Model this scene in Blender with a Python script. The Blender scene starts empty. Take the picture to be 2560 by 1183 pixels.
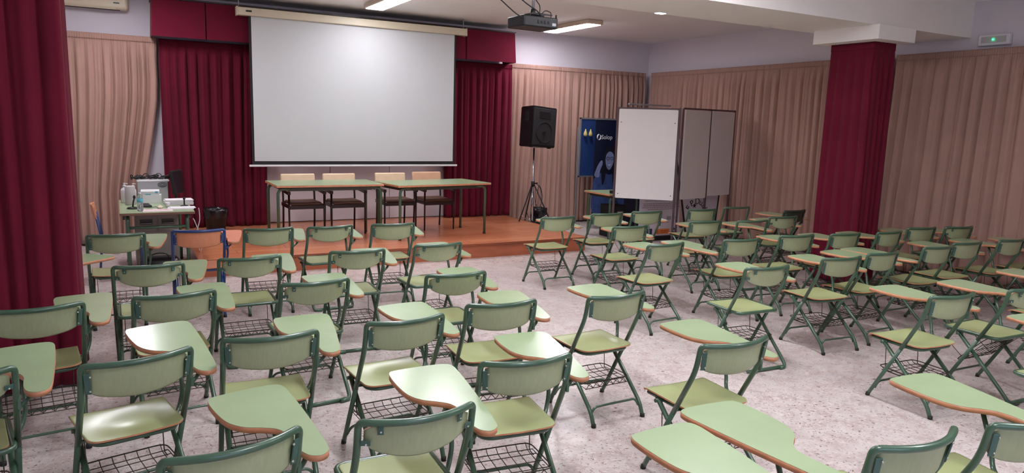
import bpy, bmesh, math, random
from mathutils import Vector, Matrix
PI = math.pi
SC = bpy.context.scene
COL = SC.collection
random.seed(7)

# ------------------------------------------------------------------ materials
def lin(c):
    return tuple((x/12.92 if x <= 0.04045 else ((x+0.055)/1.055)**2.4) for x in (v/255 for v in c))
MATS = {}
def mat(name, col, rough=0.5, metal=0.0, var=0.0, scale=6.0, bump=0.0, bscale=60.0, spec=0.5, coat=0.0,
        emit=None, estr=0.0, trans=0.0, sheen=0.0, col2=None, stretch=None):
    if name in MATS: return MATS[name]
    m = bpy.data.materials.new(name); m.use_nodes = True
    nt = m.node_tree; b = nt.nodes['Principled BSDF']
    L = lin(col) + (1,)
    b.inputs['Roughness'].default_value = rough
    b.inputs['Metallic'].default_value = metal
    b.inputs['Specular IOR Level'].default_value = spec
    b.inputs['Coat Weight'].default_value = coat
    b.inputs['Coat Roughness'].default_value = 0.12
    b.inputs['Transmission Weight'].default_value = trans
    b.inputs['Sheen Weight'].default_value = sheen
    tc = nt.nodes.new('ShaderNodeTexCoord')
    mp = nt.nodes.new('ShaderNodeMapping')
    nt.links.new(tc.outputs['Object'], mp.inputs['Vector'])
    if stretch: mp.inputs['Scale'].default_value = stretch
    nz = nt.nodes.new('ShaderNodeTexNoise'); nz.inputs['Scale'].default_value = scale
    nz.inputs['Detail'].default_value = 5
    nt.links.new(mp.outputs['Vector'], nz.inputs['Vector'])
    rp = nt.nodes.new('ShaderNodeValToRGB')
    if col2: A, B = lin(col), lin(col2)
    else:
        A = tuple(x*(1-var) for x in L[:3]); B = tuple(min(1, x*(1+var)) for x in L[:3])
    rp.color_ramp.elements[0].position = 0.3; rp.color_ramp.elements[1].position = 0.7
    rp.color_ramp.elements[0].color = A+(1,); rp.color_ramp.elements[1].color = B+(1,)
    nt.links.new(nz.outputs['Fac'], rp.inputs['Fac'])
    nt.links.new(rp.outputs['Color'], b.inputs['Base Color'])
    if bump > 0:
        n2 = nt.nodes.new('ShaderNodeTexNoise'); n2.inputs['Scale'].default_value = bscale
        nt.links.new(mp.outputs['Vector'], n2.inputs['Vector'])
        bp = nt.nodes.new('ShaderNodeBump'); bp.inputs['Strength'].default_value = bump
        bp.inputs['Distance'].default_value = 0.002
        nt.links.new(n2.outputs['Fac'], bp.inputs['Height'])
        nt.links.new(bp.outputs['Normal'], b.inputs['Normal'])
    if emit is not None:
        b.inputs['Emission Color'].default_value = lin(emit)+(1,)
        b.inputs['Emission Strength'].default_value = estr
    MATS[name] = m
    return m

def floor_material():
    m = bpy.data.materials.new('terrazzo'); m.use_nodes = True
    nt = m.node_tree; b = nt.nodes['Principled BSDF']; N = nt.nodes.new; K = nt.links.new
    tc = N('ShaderNodeTexCoord')
    def vor(scale, lo, hi, c0, c1, inp, seed):
        mp = N('ShaderNodeMapping'); mp.inputs['Location'].default_value = (seed, seed*0.7, 0)
        K(tc.outputs['Object'], mp.inputs['Vector'])
        nz = N('ShaderNodeTexNoise'); nz.inputs['Scale'].default_value = scale; nz.inputs['Detail'].default_value = 3
        nz.inputs['Roughness'].default_value = 0.6
        K(mp.outputs['Vector'], nz.inputs['Vector'])
        r = N('ShaderNodeValToRGB'); r.color_ramp.elements[0].position = lo; r.color_ramp.elements[1].position = hi
        K(nz.outputs['Fac'], r.inputs['Fac'])
        mx = N('ShaderNodeMix'); mx.data_type = 'RGBA'
        K(r.outputs['Color'], mx.inputs[0]); 
        if isinstance(inp, tuple): mx.inputs[6].default_value = inp
        else: K(inp, mx.inputs[6])
        mx.inputs[7].default_value = c1
        return mx.outputs[2]
    base = lin((203, 194, 190))+(1,)
    o = vor(9, 0.42, 0.62, None, lin((188, 173, 169))+(1,), base, 1.3)
    o = vor(34, 0.56, 0.60, None, lin((213, 200, 194))+(1,), o, 5.1)
    o = vor(48, 0.60, 0.63, None, lin((150, 130, 124))+(1,), o, 9.7)
    o = vor(30, 0.645, 0.67, None, lin((112, 92, 86))+(1,), o, 17.7)
    # tile joints, 40 cm tiles
    br = N('ShaderNodeTexBrick'); br.offset = 0.0; br.inputs['Scale'].default_value = 1.0
    br.inputs['Brick Width'].default_value = 0.4; br.inputs['Row Height'].default_value = 0.4
    br.inputs['Mortar Size'].default_value = 0.0012; br.inputs['Mortar Smooth'].default_value = 0.3
    K(tc.outputs['Object'], br.inputs['Vector'])
    mx = N('ShaderNodeMix'); mx.data_type = 'RGBA'
    ml = N('ShaderNodeMath'); ml.operation = 'MULTIPLY'; ml.inputs[1].default_value = 0.35
    K(br.outputs['Fac'], ml.inputs[0]); K(ml.outputs[0], mx.inputs[0])
    K(o, mx.inputs[6]); mx.inputs[7].default_value = lin((150, 130, 125))+(1,)
    K(mx.outputs[2], b.inputs['Base Color'])
    b.inputs['Roughness'].default_value = 0.27
    b.inputs['Specular IOR Level'].default_value = 0.45
    nz = N('ShaderNodeTexNoise'); nz.inputs['Scale'].default_value = 2.2; nz.inputs['Detail'].default_value = 4
    K(tc.outputs['Object'], nz.inputs['Vector'])
    mr = N('ShaderNodeMapRange'); mr.inputs[3].default_value = 0.2; mr.inputs[4].default_value = 0.36
    K(nz.outputs['Fac'], mr.inputs[0]); K(mr.outputs[0], b.inputs['Roughness'])
    return m

def plank_material():
    m = bpy.data.materials.new('stage_planks'); m.use_nodes = True
    nt = m.node_tree; b = nt.nodes['Principled BSDF']; N = nt.nodes.new; K = nt.links.new
    tc = N('ShaderNodeTexCoord')
    br = N('ShaderNodeTexBrick'); br.inputs['Scale'].default_value = 1.0
    br.inputs['Brick Width'].default_value = 1.2; br.inputs['Row Height'].default_value = 0.19
    br.inputs['Mortar Size'].default_value = 0.0012
    br.inputs['Color1'].default_value = lin((198, 122, 86))+(1,)
    br.inputs['Color2'].default_value = lin((210, 136, 98))+(1,)
    br.inputs['Mortar'].default_value = lin((128, 66, 42))+(1,)
    K(tc.outputs['Object'], br.inputs['Vector'])
    mp = N('ShaderNodeMapping'); mp.inputs['Scale'].default_value = (1.4, 9, 9)
    K(tc.outputs['Object'], mp.inputs['Vector'])
    nz = N('ShaderNodeTexNoise'); nz.inputs['Scale'].default_value = 3; nz.inputs['Detail'].default_value = 6
    K(mp.outputs['Vector'], nz.inputs['Vector'])
    mx = N('ShaderNodeMix'); mx.data_type = 'RGBA'; mx.blend_type = 'MULTIPLY'; mx.inputs[0].default_value = 0.45
    r = N('ShaderNodeValToRGB'); r.color_ramp.elements[0].color = (0.72, 0.68, 0.66, 1); r.color_ramp.elements[1].color = (1, 1, 1, 1)
    r.color_ramp.elements[0].position = 0.3; r.color_ramp.elements[1].position = 0.65
    K(nz.outputs['Fac'], r.inputs['Fac']); K(br.outputs['Color'], mx.inputs[6]); K(r.outputs['Color'], mx.inputs[7])
    K(mx.outputs[2], b.inputs['Base Color'])
    b.inputs['Roughness'].default_value = 0.22
    return m

GREEN = mat('green_tube', (60, 90, 68), 0.3, 0, 0.12, 14, spec=0.6, coat=0.25)
DGREEN = mat('dark_green_plate', (62, 92, 82), 0.4, 0, 0.1)
LAM = mat('green_laminate', (158, 178, 138), 0.22, 0, 0.035, 5, spec=0.55)
SEAT = mat('green_seat_ply', (162, 172, 122), 0.26, 0, 0.05, 4, spec=0.55)
BACK = mat('green_back_ply', (158, 166, 128), 0.4, 0, 0.06, 9, stretch=(8, 8, 1))
DEDGE = mat('dark_wood_edge', (120, 84, 66), 0.45)
EDGE = mat('beech_edge', (198, 134, 98), 0.42, 0, 0.12, 22)
BLUE = mat('blue_tube', (40, 66, 120), 0.32, 0, 0.1, 14, spec=0.6)
ORANGE = mat('orange_ply', (214, 140, 104), 0.4, 0, 0.05, 8, stretch=(8, 8, 1))
ORLAM = mat('orange_laminate', (226, 150, 122), 0.4, 0, 0.04, 8)
WIRE = mat('dark_wire', (62, 56, 48), 0.4, 0.4, 0.1, 30)
CAP = mat('rubber_cap', (34, 32, 30), 0.7)
RIVET = mat('rivet', (190, 195, 180), 0.25, 0.9)
DKTUBE = mat('dark_olive_tube', (60, 62, 50), 0.4)  # plain dark olive colour of table aprons, small slots and the dark chair
MAROON = mat('maroon_fabric', (100, 20, 41), 0.9, 0, 0.08, 3, bump=0.3, bscale=400, sheen=0.05, spec=0.15)
BEIGE = mat('beige_fabric', (172, 136, 124), 0.9, 0, 0.05, 3, bump=0.3, bscale=400, sheen=0.05, spec=0.2)
WALL = mat('wall_paint', (214, 206, 214), 0.8, 0, 0.02, 1.5, bump=0.15, bscale=120)
CEIL = mat('ceiling_paint', (244, 242, 242), 0.85, 0, 0.02, 1.5, bump=0.2, bscale=160)
BEAM = mat('beam_paint', (240, 234, 230), 0.85, 0, 0.02, 1.5, bump=0.2, bscale=160)
FLOOR = floor_material()
STAGE = plank_material()
STAGEF = mat('stage_front_board', (172, 96, 66), 0.35, 0, 0.12, 3, stretch=(1, 6, 6))
TRIM = mat('stage_edge_trim', (140, 74, 48), 0.3, 0, 0.1, 6)
SCREEN = mat('projection_cloth', (198, 199, 200), 0.75, 0, 0.01, 2, bump=0.15, bscale=7)
BLACK = mat('black_border', (22, 19, 24), 0.7)
CASE = mat('cream_screen_case', (208, 196, 172), 0.45, 0, 0.02)
WHITE = mat('white_plastic', (222, 220, 222), 0.4, 0, 0.02)
WBOARD = mat('whiteboard_face', (240, 234, 232), 0.4, 0, 0.01, 2)
WBOARD2 = mat('panel_face', (206, 196, 190), 0.55, 0, 0.02, 2)
BRONZE = mat('bronze_post', (92, 74, 76), 0.4, 0.4, 0.08)
BPLAST = mat('black_plastic', (15, 14, 17), 0.5, 0, 0.15, 20)
BGRILLE = mat('speaker_grille', (30, 28, 32), 0.7, 0, 0.2, 90, bump=0.8, bscale=300)
CHROME = mat('chrome', (205, 205, 208), 0.18, 1.0)
BAG = mat('black_bin_bag', (26, 24, 28), 0.25, 0, 0.1, 10, bump=0.9, bscale=18)
GREYM = mat('grey_metal', (142, 134, 128), 0.5, 0.1, 0.06)
GREYP = mat('computer_grey', (180, 178, 180), 0.45, 0, 0.03)
ALU = mat('aluminium', (168, 166, 170), 0.35, 0.6, 0.03)
BLUEF = mat('blue_felt', (12, 52, 112), 0.8, 0, 0.06)
NAVY = mat('navy_print', (14, 22, 52), 0.45, 0, 0.1, 3)
FIGB = mat('photo_blue_skin', (128, 140, 186), 0.5, 0, 0.15, 14)
FIGD = mat('photo_dark_hair', (20, 22, 40), 0.5, 0, 0.2, 20)
FIGC = mat('photo_blue_clothes', (60, 84, 140), 0.5, 0, 0.3, 12)
BANW = mat('banner_white', (206, 196, 204), 0.5, 0, 0.01)
INK = mat('black_ink', (28, 26, 30), 0.6)
INKG = mat('grey_ink', (150, 138, 146), 0.6)
FLAGB = mat('flag_blue', (30, 40, 104), 0.5)
FLAGO = mat('orange_block', (222, 128, 64), 0.5)
FLAGR = mat('orange_red_print', (196, 92, 48), 0.5)
WHINK = mat('white_ink', (228, 230, 236), 0.5)
DWOOD = mat('dark_wood', (44, 26, 26), 0.35, 0, 0.15, 9)
LEATH = mat('brown_leather', (106, 76, 62), 0.38, 0, 0.08, 7, bump=0.2, bscale=90)
CREAML = mat('cream_leather', (226, 200, 164), 0.42, 0, 0.05, 7)
TANL = mat('tan_leather', (214, 172, 138), 0.45, 0, 0.04, 7)
YELLOW = mat('yellow_rubber', (190, 176, 110), 0.5)
PLASTC = mat('clear_plastic', (225, 232, 238), 0.08, 0, 0, trans=0.85)
PAPER = mat('paper', (226, 220, 226), 0.7)
PINKP = mat('printed_paper', (222, 200, 200), 0.6, 0, 0.1, 26)
TEAL = mat('teal_print', (96, 178, 196), 0.5)
GREENLED = mat('green_led', (20, 120, 70), 0.4, emit=(40, 255, 150), estr=3.0)
LAMP = mat('lamp_diffuser', (255, 252, 248), 0.5, emit=(248, 247, 255), estr=21.0)
LAMPW = mat('lamp_diffuser_soft', (255, 252, 248), 0.5, emit=(248, 247, 255), estr=15.0)
LAMPN = mat('lamp_diffuser_bright', (255, 252, 248), 0.5, emit=(248, 247, 255), estr=25.5)
LAMPS = mat('spot_diffuser', (255, 255, 255), 0.5, emit=(255, 252, 248), estr=9.0)
FIXT = mat('fixture_body', (206, 188, 170), 0.5)
SCR = mat('monitor_glass', (32, 33, 38), 0.12)

# ------------------------------------------------------------------ mesh tools
def rpath(pts, rad, seg=5, closed=False):
    P = [Vector(p) for p in pts]; n = len(P); out = []
    for i in range(n):
        if not closed and i in (0, n-1): out.append(P[i]); continue
        a, b, c = P[i-1], P[i], P[(i+1) % n]
        r = rad[i] if isinstance(rad, (list, tuple)) else rad
        u = a-b; v = c-b; lu, lv = u.length, v.length
        if r <= 0 or lu < 1e-6 or lv < 1e-6: out.append(b); continue
        u /= lu; v /= lv
        d = min(r, lu*0.49, lv*0.49)
        p, q = b+u*d, b+v*d
        for k in range(seg+1):
            t = k/seg
            out.append(p*(1-t)**2+b*2*t*(1-t)+q*t*t)
    return out

def tube(bm, pts, r, n=8, closed=False, cap=True, mi=0):
    P = [Vector(p) for p in pts]
    Q = [P[0]]
    for p in P[1:]:
        if (p-Q[-1]).length > 1e-5: Q.append(p)
    if closed and (Q[0]-Q[-1]).length < 1e-5: Q.pop()
    P = Q; m = len(P); rings = []
    def tan(i):
        if closed: return (P[(i+1) % m]-P[i-1]).normalized()
        if i == 0: return (P[1]-P[0]).normalized()
        if i == m-1: return (P[-1]-P[-2]).normalized()
        t = (P[i+1]-P[i]).normalized()+(P[i]-P[i-1]).normalized()
        return t.normalized() if t.length > 1e-6 else (P[i+1]-P[i]).normalized()
    t0 = tan(0)
    nrm = t0.orthogonal().normalized()
    for i in range(m):
        t = tan(i)
        nrm = (nrm-t*nrm.dot(t))
        nrm = nrm.normalized() if nrm.length > 1e-6 else t.orthogonal().normalized()
        bn = t.cross(nrm)
        rr = r[i] if isinstance(r, (list, tuple)) else r
        rings.append([bm.verts.new(P[i]+(nrm*math.cos(2*PI*k/n)+bn*math.sin(2*PI*k/n))*rr) for k in range(n)])
    for i in range(m if closed else m-1):
        a, b = rings[i], rings[(i+1) % m]
        off = 0
        if closed and i == m-1:
            best = 1e9
            for s in range(n):
                dd = (a[0].co-b[s].co).length
                if dd < best: best, off = dd, s
        for k in range(n):
            f = bm.faces.new((a[k], a[(k+1) % n], b[(k+1+off) % n], b[(k+off) % n])); f.smooth = True; f.material_index = mi
    if cap and not closed:
        for ring in (rings[0][::-1], rings[-1]):
            f = bm.faces.new(ring); f.material_index = mi

def box(bm, c, s, rz=0, bev=0, mi=0, rx=0, ry=0):
    M = Matrix.Translation(Vector(c)) @ Matrix.Rotation(rz, 4, 'Z') @ Matrix.Rotation(ry, 4, 'Y') @ Matrix.Rotation(rx, 4, 'X') @ Matrix.Diagonal((s[0], s[1], s[2], 1))
    g = bmesh.ops.create_cube(bm, size=1, matrix=M)
    vs = g['verts']; fs = {f for v in vs for f in v.link_faces}
    for f in fs: f.material_index = mi
    if bev > 0:
        es = list({e for v in vs for e in v.link_edges})
        r = bmesh.ops.bevel(bm, geom=es, offset=bev, segments=3, affect='EDGES', profile=0.5)
        for f in r['faces']: f.material_index = mi; f.smooth = True

def prism(bm, outline, z0, z1, mi=0, mtop=None, smooth=True):
    n = len(outline)
    a = [bm.verts.new((p[0], p[1], z0)) for p in outline]
    b = [bm.verts.new((p[0], p[1], z1)) for p in outline]
    f = bm.faces.new(a[::-1]); f.material_index = mi
    f = bm.faces.new(b); f.material_index = mi if mtop is None else mtop
    for i in range(n):
        f = bm.faces.new((a[i], a[(i+1) % n], b[(i+1) % n], b[i])); f.material_index = mi; f.smooth = smooth

def lathe(bm, prof, c=(0, 0, 0), n=20, mi=0):
    rings = []
    for r, z in prof:
        rings.append([bm.verts.new((c[0]+r*math.cos(2*PI*k/n), c[1]+r*math.sin(2*PI*k/n), c[2]+z)) for k in range(n)])
    for a, b in zip(rings, rings[1:]):
        for k in range(n):
            f = bm.faces.new((a[k], a[(k+1) % n], b[(k+1) % n], b[k])); f.smooth = True; f.material_index = mi
    f = bm.faces.new(rings[0][::-1]); f.material_index = mi
    f = bm.faces.new(rings[-1]); f.material_index = mi

def sheet(bm, fn, us, vs, th, mi=0, rim=1, under=None):
    """solid sheet: fn(u,v)->(point, normal)"""
    top = []; bot = []
    for v in vs:
        rt, rb = [], []
        for u in us:
            p = Vector(fn(u, v)); e = 1e-3
            du = Vector(fn(u+e, v))-Vector(fn(u-e, v)); dv = Vector(fn(u, v+e))-Vector(fn(u, v-e))
            nn = du.cross(dv)
            nn = nn.normalized() if nn.length > 1e-12 else Vector((0, 0, 1))
            rt.append(bm.verts.new(p)); rb.append(bm.verts.new(p-nn*th))
        top.append(rt); bot.append(rb)
    nu, nv = len(us), len(vs)
    un = mi if under is None else under
    for j in range(nv-1):
        for i in range(nu-1):
            f = bm.faces.new((top[j][i], top[j][i+1], top[j+1][i+1], top[j+1][i])); f.smooth = True; f.material_index = mi
            f = bm.faces.new((bot[j][i], bot[j+1][i], bot[j+1][i+1], bot[j][i+1])); f.smooth = True; f.material_index = un
    def strip(a, b):
        for i in range(len(a)-1):
            f = bm.faces.new((a[i], b[i], b[i+1], a[i+1])); f.material_index = rim
    strip(top[0], bot[0]); strip(bot[-1], top[-1])
    strip([r[0] for r in bot], [r[0] for r in top]); strip([r[-1] for r in top], [r[-1] for r in bot])

def catmull(P, seg=6, closed=True):
    n = len(P); out = []
    for i in range(n):
        p0, p1, p2, p3 = (Vector(P[(i+k-1) % n]) for k in range(4))
        for s in range(seg):
            t = s/seg
            out.append(0.5*((2*p1)+(-p0+p2)*t+(2*p0-5*p1+4*p2-p3)*t*t+(-p0+3*p1-3*p2+p3)*t**3))
    return out

def mesh(name, fill, mats):
    bm = bmesh.new(); fill(bm)
    bmesh.ops.recalc_face_normals(bm, faces=bm.faces)
    me = bpy.data.meshes.new(name); bm.to_mesh(me); bm.free()
    for m in (mats if isinstance(mats, (list, tuple)) else [mats]): me.materials.append(m)
    return me
def obj(name, me, parent=None, loc=(0, 0, 0), rot=(0, 0, 0)):
    o = bpy.data.objects.new(name, me); COL.objects.link(o)
    o.location = loc; o.rotation_euler = rot
    if parent: o.parent = parent
    return o
def part(name, fill, mats, parent=None, loc=(0, 0, 0), rot=(0, 0, 0)):
    return obj(name, mesh(name, fill, mats), parent, loc, rot)
def tag(o, label, cat, group=None):
    o['label'] = label; o['category'] = cat
    if group: o['group'] = group
    return o
def thing(name, label, cat, loc=(0, 0, 0), rz=0, group=None):
    o = bpy.data.objects.new(name, None); COL.objects.link(o)
    o.empty_display_size = 0.05
    o.location = loc; o.rotation_euler = (0, 0, rz)
    return tag(o, label, cat, group)
def struct(name, fill, mats):
    o = part(name, fill, mats); o['kind'] = 'structure'; return o
def text_mesh(name, s, size, m, ext=0.0006, rot_each=None):
    cu = bpy.data.curves.new(name, 'FONT'); cu.body = s; cu.size = size; cu.extrude = ext; cu.resolution_u = 3
    cu.align_x = 'LEFT'
    tmp = bpy.data.objects.new(name+'_t', cu); COL.objects.link(tmp)
    dg = bpy.context.evaluated_depsgraph_get(); dg.update()
    me = bpy.data.meshes.new_from_object(tmp.evaluated_get(dg))
    bpy.data.objects.remove(tmp); bpy.data.curves.remove(cu)
    me.materials.clear(); me.materials.append(m); me.name = name
    return me

# ------------------------------------------------------------------ camera
cam = bpy.data.cameras.new('camera'); co = bpy.data.objects.new('camera', cam); COL.objects.link(co)
R = [[0.8770475, -0.0498839, 0.4778067], [-0.4795389, -0.1505573, 0.8645085], [0.0288122, -0.9873419, -0.1559672]]
M = Matrix(((R[0][0], -R[0][1], -R[0][2], 0), (R[1][0], -R[1][1], -R[1][2], 0), (R[2][0], -R[2][1], -R[2][2], 1.826), (0, 0, 0, 1)))
co.matrix_world = M
cam.sensor_width = 36; cam.lens = 36*1786.37/2560; cam.clip_start = 0.05
SC.camera = co

# ------------------------------------------------------------------ room
XL, XR, YB, YF, ZC = -3.0, 9.29, 11.43, -2.6, 3.457
struct('floor', lambda b: box(b, ((XL+XR)/2, (YB+YF)/2, -0.05), (XR-XL+0.4, YB-YF+0.4, 0.1)), FLOOR)
struct('ceiling', lambda b: box(b, ((XL+XR)/2, (YB+YF)/2, ZC+0.05), (XR-XL+0.4, YB-YF+0.4, 0.1)), CEIL)
struct('wall_back', lambda b: box(b, ((XL+XR)/2, YB+0.1, ZC/2), (XR-XL+0.4, 0.2, ZC)), WALL)
struct('wall_left', lambda b: box(b, (XL-0.1, (YB+YF)/2, ZC/2), (0.2, YB-YF, ZC)), WALL)
struct('wall_right', lambda b: box(b, (XR+0.1, (YB+YF)/2, ZC/2), (0.2, YB-YF, ZC)), WALL)
struct('wall_front', lambda b: box(b, ((XL+XR)/2, YF-0.1, ZC/2), (XR-XL+0.4, 0.2, ZC)), WALL)
ZB = 3.03
struct('trim_1', lambda b: box(b, ((XL+XR)/2, 5.73, (ZB+ZC)/2), (XR-XL, 0.92, ZC-ZB)), BEAM)     # ceiling beam
struct('trim_2', lambda b: box(b, (7.745, 5.63, 2.95), (0.66, 0.86, 0.16), bev=0.004), BEAM)         # capital, right
struct('trim_3', lambda b: box(b, (-0.62, 5.63, 2.95), (0.9, 0.86, 0.16), bev=0.004), BEAM)          # capital, left
struct('trim_4', lambda b: box(b, (7.80, 5.68, 1.435), (0.28, 0.46, 2.87)), WALL)                    # pillar cores
struct('trim_5', lambda b: box(b, (-0.62, 5.68, 1.435), (0.52, 0.46, 2.87)), WALL)

# ------------------------------------------------------------------ curtains
def nz(seed):
    rr = random.Random(seed); ph = [(rr.uniform(0.25, 2.2), rr.uniform(0, 6.28), rr.uniform(0.3, 1)) for _ in range(6)]
    return lambda s: sum(a*math.sin(f*s+p) for f, p, a in ph)/2.2
def curtain(name, label, path, z0, z1, m, lam=0.13, amp=0.035, seed=1, slant=0.0, closed=False, edge=None, tape=True, cat='curtain', group=None, head=0.08):
    """pleated cloth hung along a path (xy points), solid, with a gathered heading tape as its part"""
    P = [Vector((p[0], p[1])) for p in path]
    if closed: P.append(P[0])
    segs = [(P[i+1]-P[i]).length for i in range(len(P)-1)]; tot = sum(segs)
    base = P[0].copy()
    def at(s):
        s = max(0, min(tot, s)); 
        for i, l in enumerate(segs):
            if s <= l or i == len(segs)-1:
                d = (P[i+1]-P[i]).normalized(); p = P[i]+d*s
                n = Vector((d.y, -d.x))
                # smooth the normal near inner corners
                return p, n
            s -= l
    f1, f2, f3, f4 = nz(seed), nz(seed+11), nz(seed+23), nz(seed+31)
    step = 0.010; n = int(tot/step); zs = [0, .03, .06, .1, .16, .24, .34, .46, .58, .7, .8, .88, .93, .965, .985, 1]
    def cloth(b, lo=0.0, hi=1.0, grow=0.0, rows=zs, fine=False):
        grid = []
        for v in rows:
            v = lo+v*(hi-lo)
            row = []
            z = z0+(z1-z0)*v
            k = 1-v
            for i in range(n+1):
                s = tot*i/n
                ss = s+slant*k*(1.2*f3(s*0.7))+0.05*k*f4(s*1.7+v)
                if closed: ss = s+0.05*k*math.sin(2*PI*s/tot*2+1)*min(1, 1)
                wob = f1(ss*2.2)
                ph = 2*PI*ss/lam+2.6*f2(ss*2.3)+1.3*f4(ss*5.1+0.6*k)
                if closed: ph = 2*PI*round(tot/lam)*ss/tot + 0.9*math.sin(2*PI*ss/tot*3)+0.6*math.sin(2*PI*ss/tot*5+1)
                a = amp*(0.22+0.78*min(1, k*9))*(0.75+0.3*wob)
                c = abs(math.sin(ph*0.5)); w = 2*c**(0.62+0.3*f3(s*3.1))-1
                d = a*(w+0.45*math.sin(ph*0.5+2.5*f3(s))*k+0.22*math.sin(ph*1.7+3*f4(s*2)))
                if v > 0.955: d = amp*0.22*math.sin(2*PI*s/0.028)+amp*0.15*w
                p, nn = at(s)
                if edge: p = edge(p, s/tot, v)
                q = p+nn*(d+grow)
                row.append((q.x, q.y, z))
            grid.append(row)
        th = 0.003
        V = [[b.verts.new(c) for c in r] for r in grid]
        for j in range(len(rows)-1):
            for i in range(n):
                f = b.faces.new((V[j][i], V[j][i+1], V[j+1][i+1], V[j+1][i])); f.smooth = True
    o = part(name, cloth, m)
    md = o.modifiers.new('thick', 'SOLIDIFY'); md.thickness = 0.003; md.offset = 0
    tag(o, label, cat, group)
    if tape:
        h = head/(z1-z0)
        t = part('heading_tape', lambda b: cloth(b, 1-h, 1.0, 0.006, [0, 0.25, 0.5, 0.75, 1]), m, o)
        md = t.modifiers.new('thick', 'SOLIDIFY'); md.thickness = 0.003; md.offset = 0
    return o

def eL(p, u, v):   # right border of the left beige curtain pulled away from the red one
    k = max(0.0, (1-v)); sh = 0.0
    if u > 0.55: sh = -(u-0.55)/0.45*(0.25*min(1, max(0, (k-0.25)/0.5))**1.2)
    return Vector((p.x+sh, p.y))
curtain('beige_curtain', 'beige pleated curtain left of the stage, its right border pulled back from the wall', [(-2.3, 11.27), (0.545, 11.27)], 0.03, 2.86, BEIGE, 0.12, 0.050, 3, 0.06, edge=eL, group='beige curtains')
curtain('beige_curtain', 'beige pleated curtain on the back wall behind the loudspeaker and boards', [(6.08, 11.31), (9.13, 11.31)], 0.03, 2.875, BEIGE, 0.115, 0.046, 21, 0.05, group='beige curtains')
curtain('beige_curtain', 'beige pleated curtain on the right wall between room corner and red pillar', [(9.15, 11.15), (9.15, 6.15)], 0.03, 2.872, BEIGE, 0.13, 0.050, 41, 0.08, group='beige curtains')
curtain('beige_curtain', 'beige pleated curtain on the right wall below the emergency light', [(9.15, 6.12), (9.15, 0.2)], 0.03, 2.872, BEIGE, 0.14, 0.052, 57, 0.1, group='beige curtains')
ZS = 0.2
curtain('maroon_curtain', 'maroon stage curtain left of the projection screen', [(0.56, 11.19), (1.95, 11.19)], ZS+0.01, 2.84, MAROON, 0.13, 0.048, 71, 0.03, group='maroon stage curtains')
curtain('maroon_curtain', 'maroon stage curtain right of the projection screen', [(4.84, 11.19), (6.08, 11.19)], ZS+0.01, 2.84, MAROON, 0.12, 0.048, 83, 0.03, group='maroon stage curtains')
curtain('pillar_curtain', 'maroon curtain wrapped around the pillar at the right', [(7.62, 5.95), (7.62, 5.38), (8.0, 5.38), (8.0, 5.95)], 0.02, 2.87, MAROON, 0.115, 0.022, 91, 0, closed=True)
curtain('pillar_curtain', 'maroon curtain wrapped around the pillar at the left edge of the view', [(-0.94, 5.95), (-0.94, 5.4), (-0.29, 5.4), (-0.29, 5.95)], 0.02, 2.87, MAROON, 0.16, 0.026, 97, 0, closed=True)

# pelmet above the stage curtains
pel = thing('pelmet', 'maroon box pleated pelmet along the ceiling above the stage curtains', 'pelmet', (0, 0, 0))
def pelm(b):
    pts = [(0.47, 11.36), (0.47, 10.93)]
    x = 0.49; 
    xs = [0.49+0.655*i for i in range(9)]
    line = [(0.49, 11.38, 0), (0.49, 10.92, 0)]
    for xx in xs[1:-1]:
        line += [(xx-0.012, 10.92, 1), (xx-0.004, 10.955, 1), (xx+0.004, 10.955, 1), (xx+0.012, 10.92, 1)]
    line += [(5.98, 10.92, 0), (5.98, 11.38, 0)]
    rows = []
    for v in [0, .25, .5, .75, 1]:
        z = 2.845+(3.33-2.845)*v; o = (1-v)*0.022
        r = []
        for (px, py, k) in line:
            cx = 3.235; dx = (o if px > cx else -o) if (px < 0.5 or px > 5.97) else 0
            r.append(b.verts.new((px+dx, py-(o if py < 11 else 0), z)))
        rows.append(r)
    for a, c in zip(rows, rows[1:]):
        for i in range(len(a)-1): b.faces.new((a[i], a[i+1], c[i+1], c[i]))
o = part('pelmet_cloth', pelm, MAROON, pel)
md = o.modifiers.new('thick', 'SOLIDIFY'); md.thickness = 0.004
part('top_board', lambda b: box(b, (3.235, 11.16, 3.345), (5.52, 0.5, 0.02)), DWOOD, pel)
# small white curtain rail end beside the pelmet
tag(part('rail_bracket', lambda b: (box(b, (6.12, 11.37, 2.90), (0.12, 0.09, 0.05), bev=0.006), box(b, (6.14, 11.33, 2.905), (0.05, 0.02, 0.012), mi=1)), [WHITE, BLACK]),
    'white curtain rail end under the right end of the pelmet', 'bracket')

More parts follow.
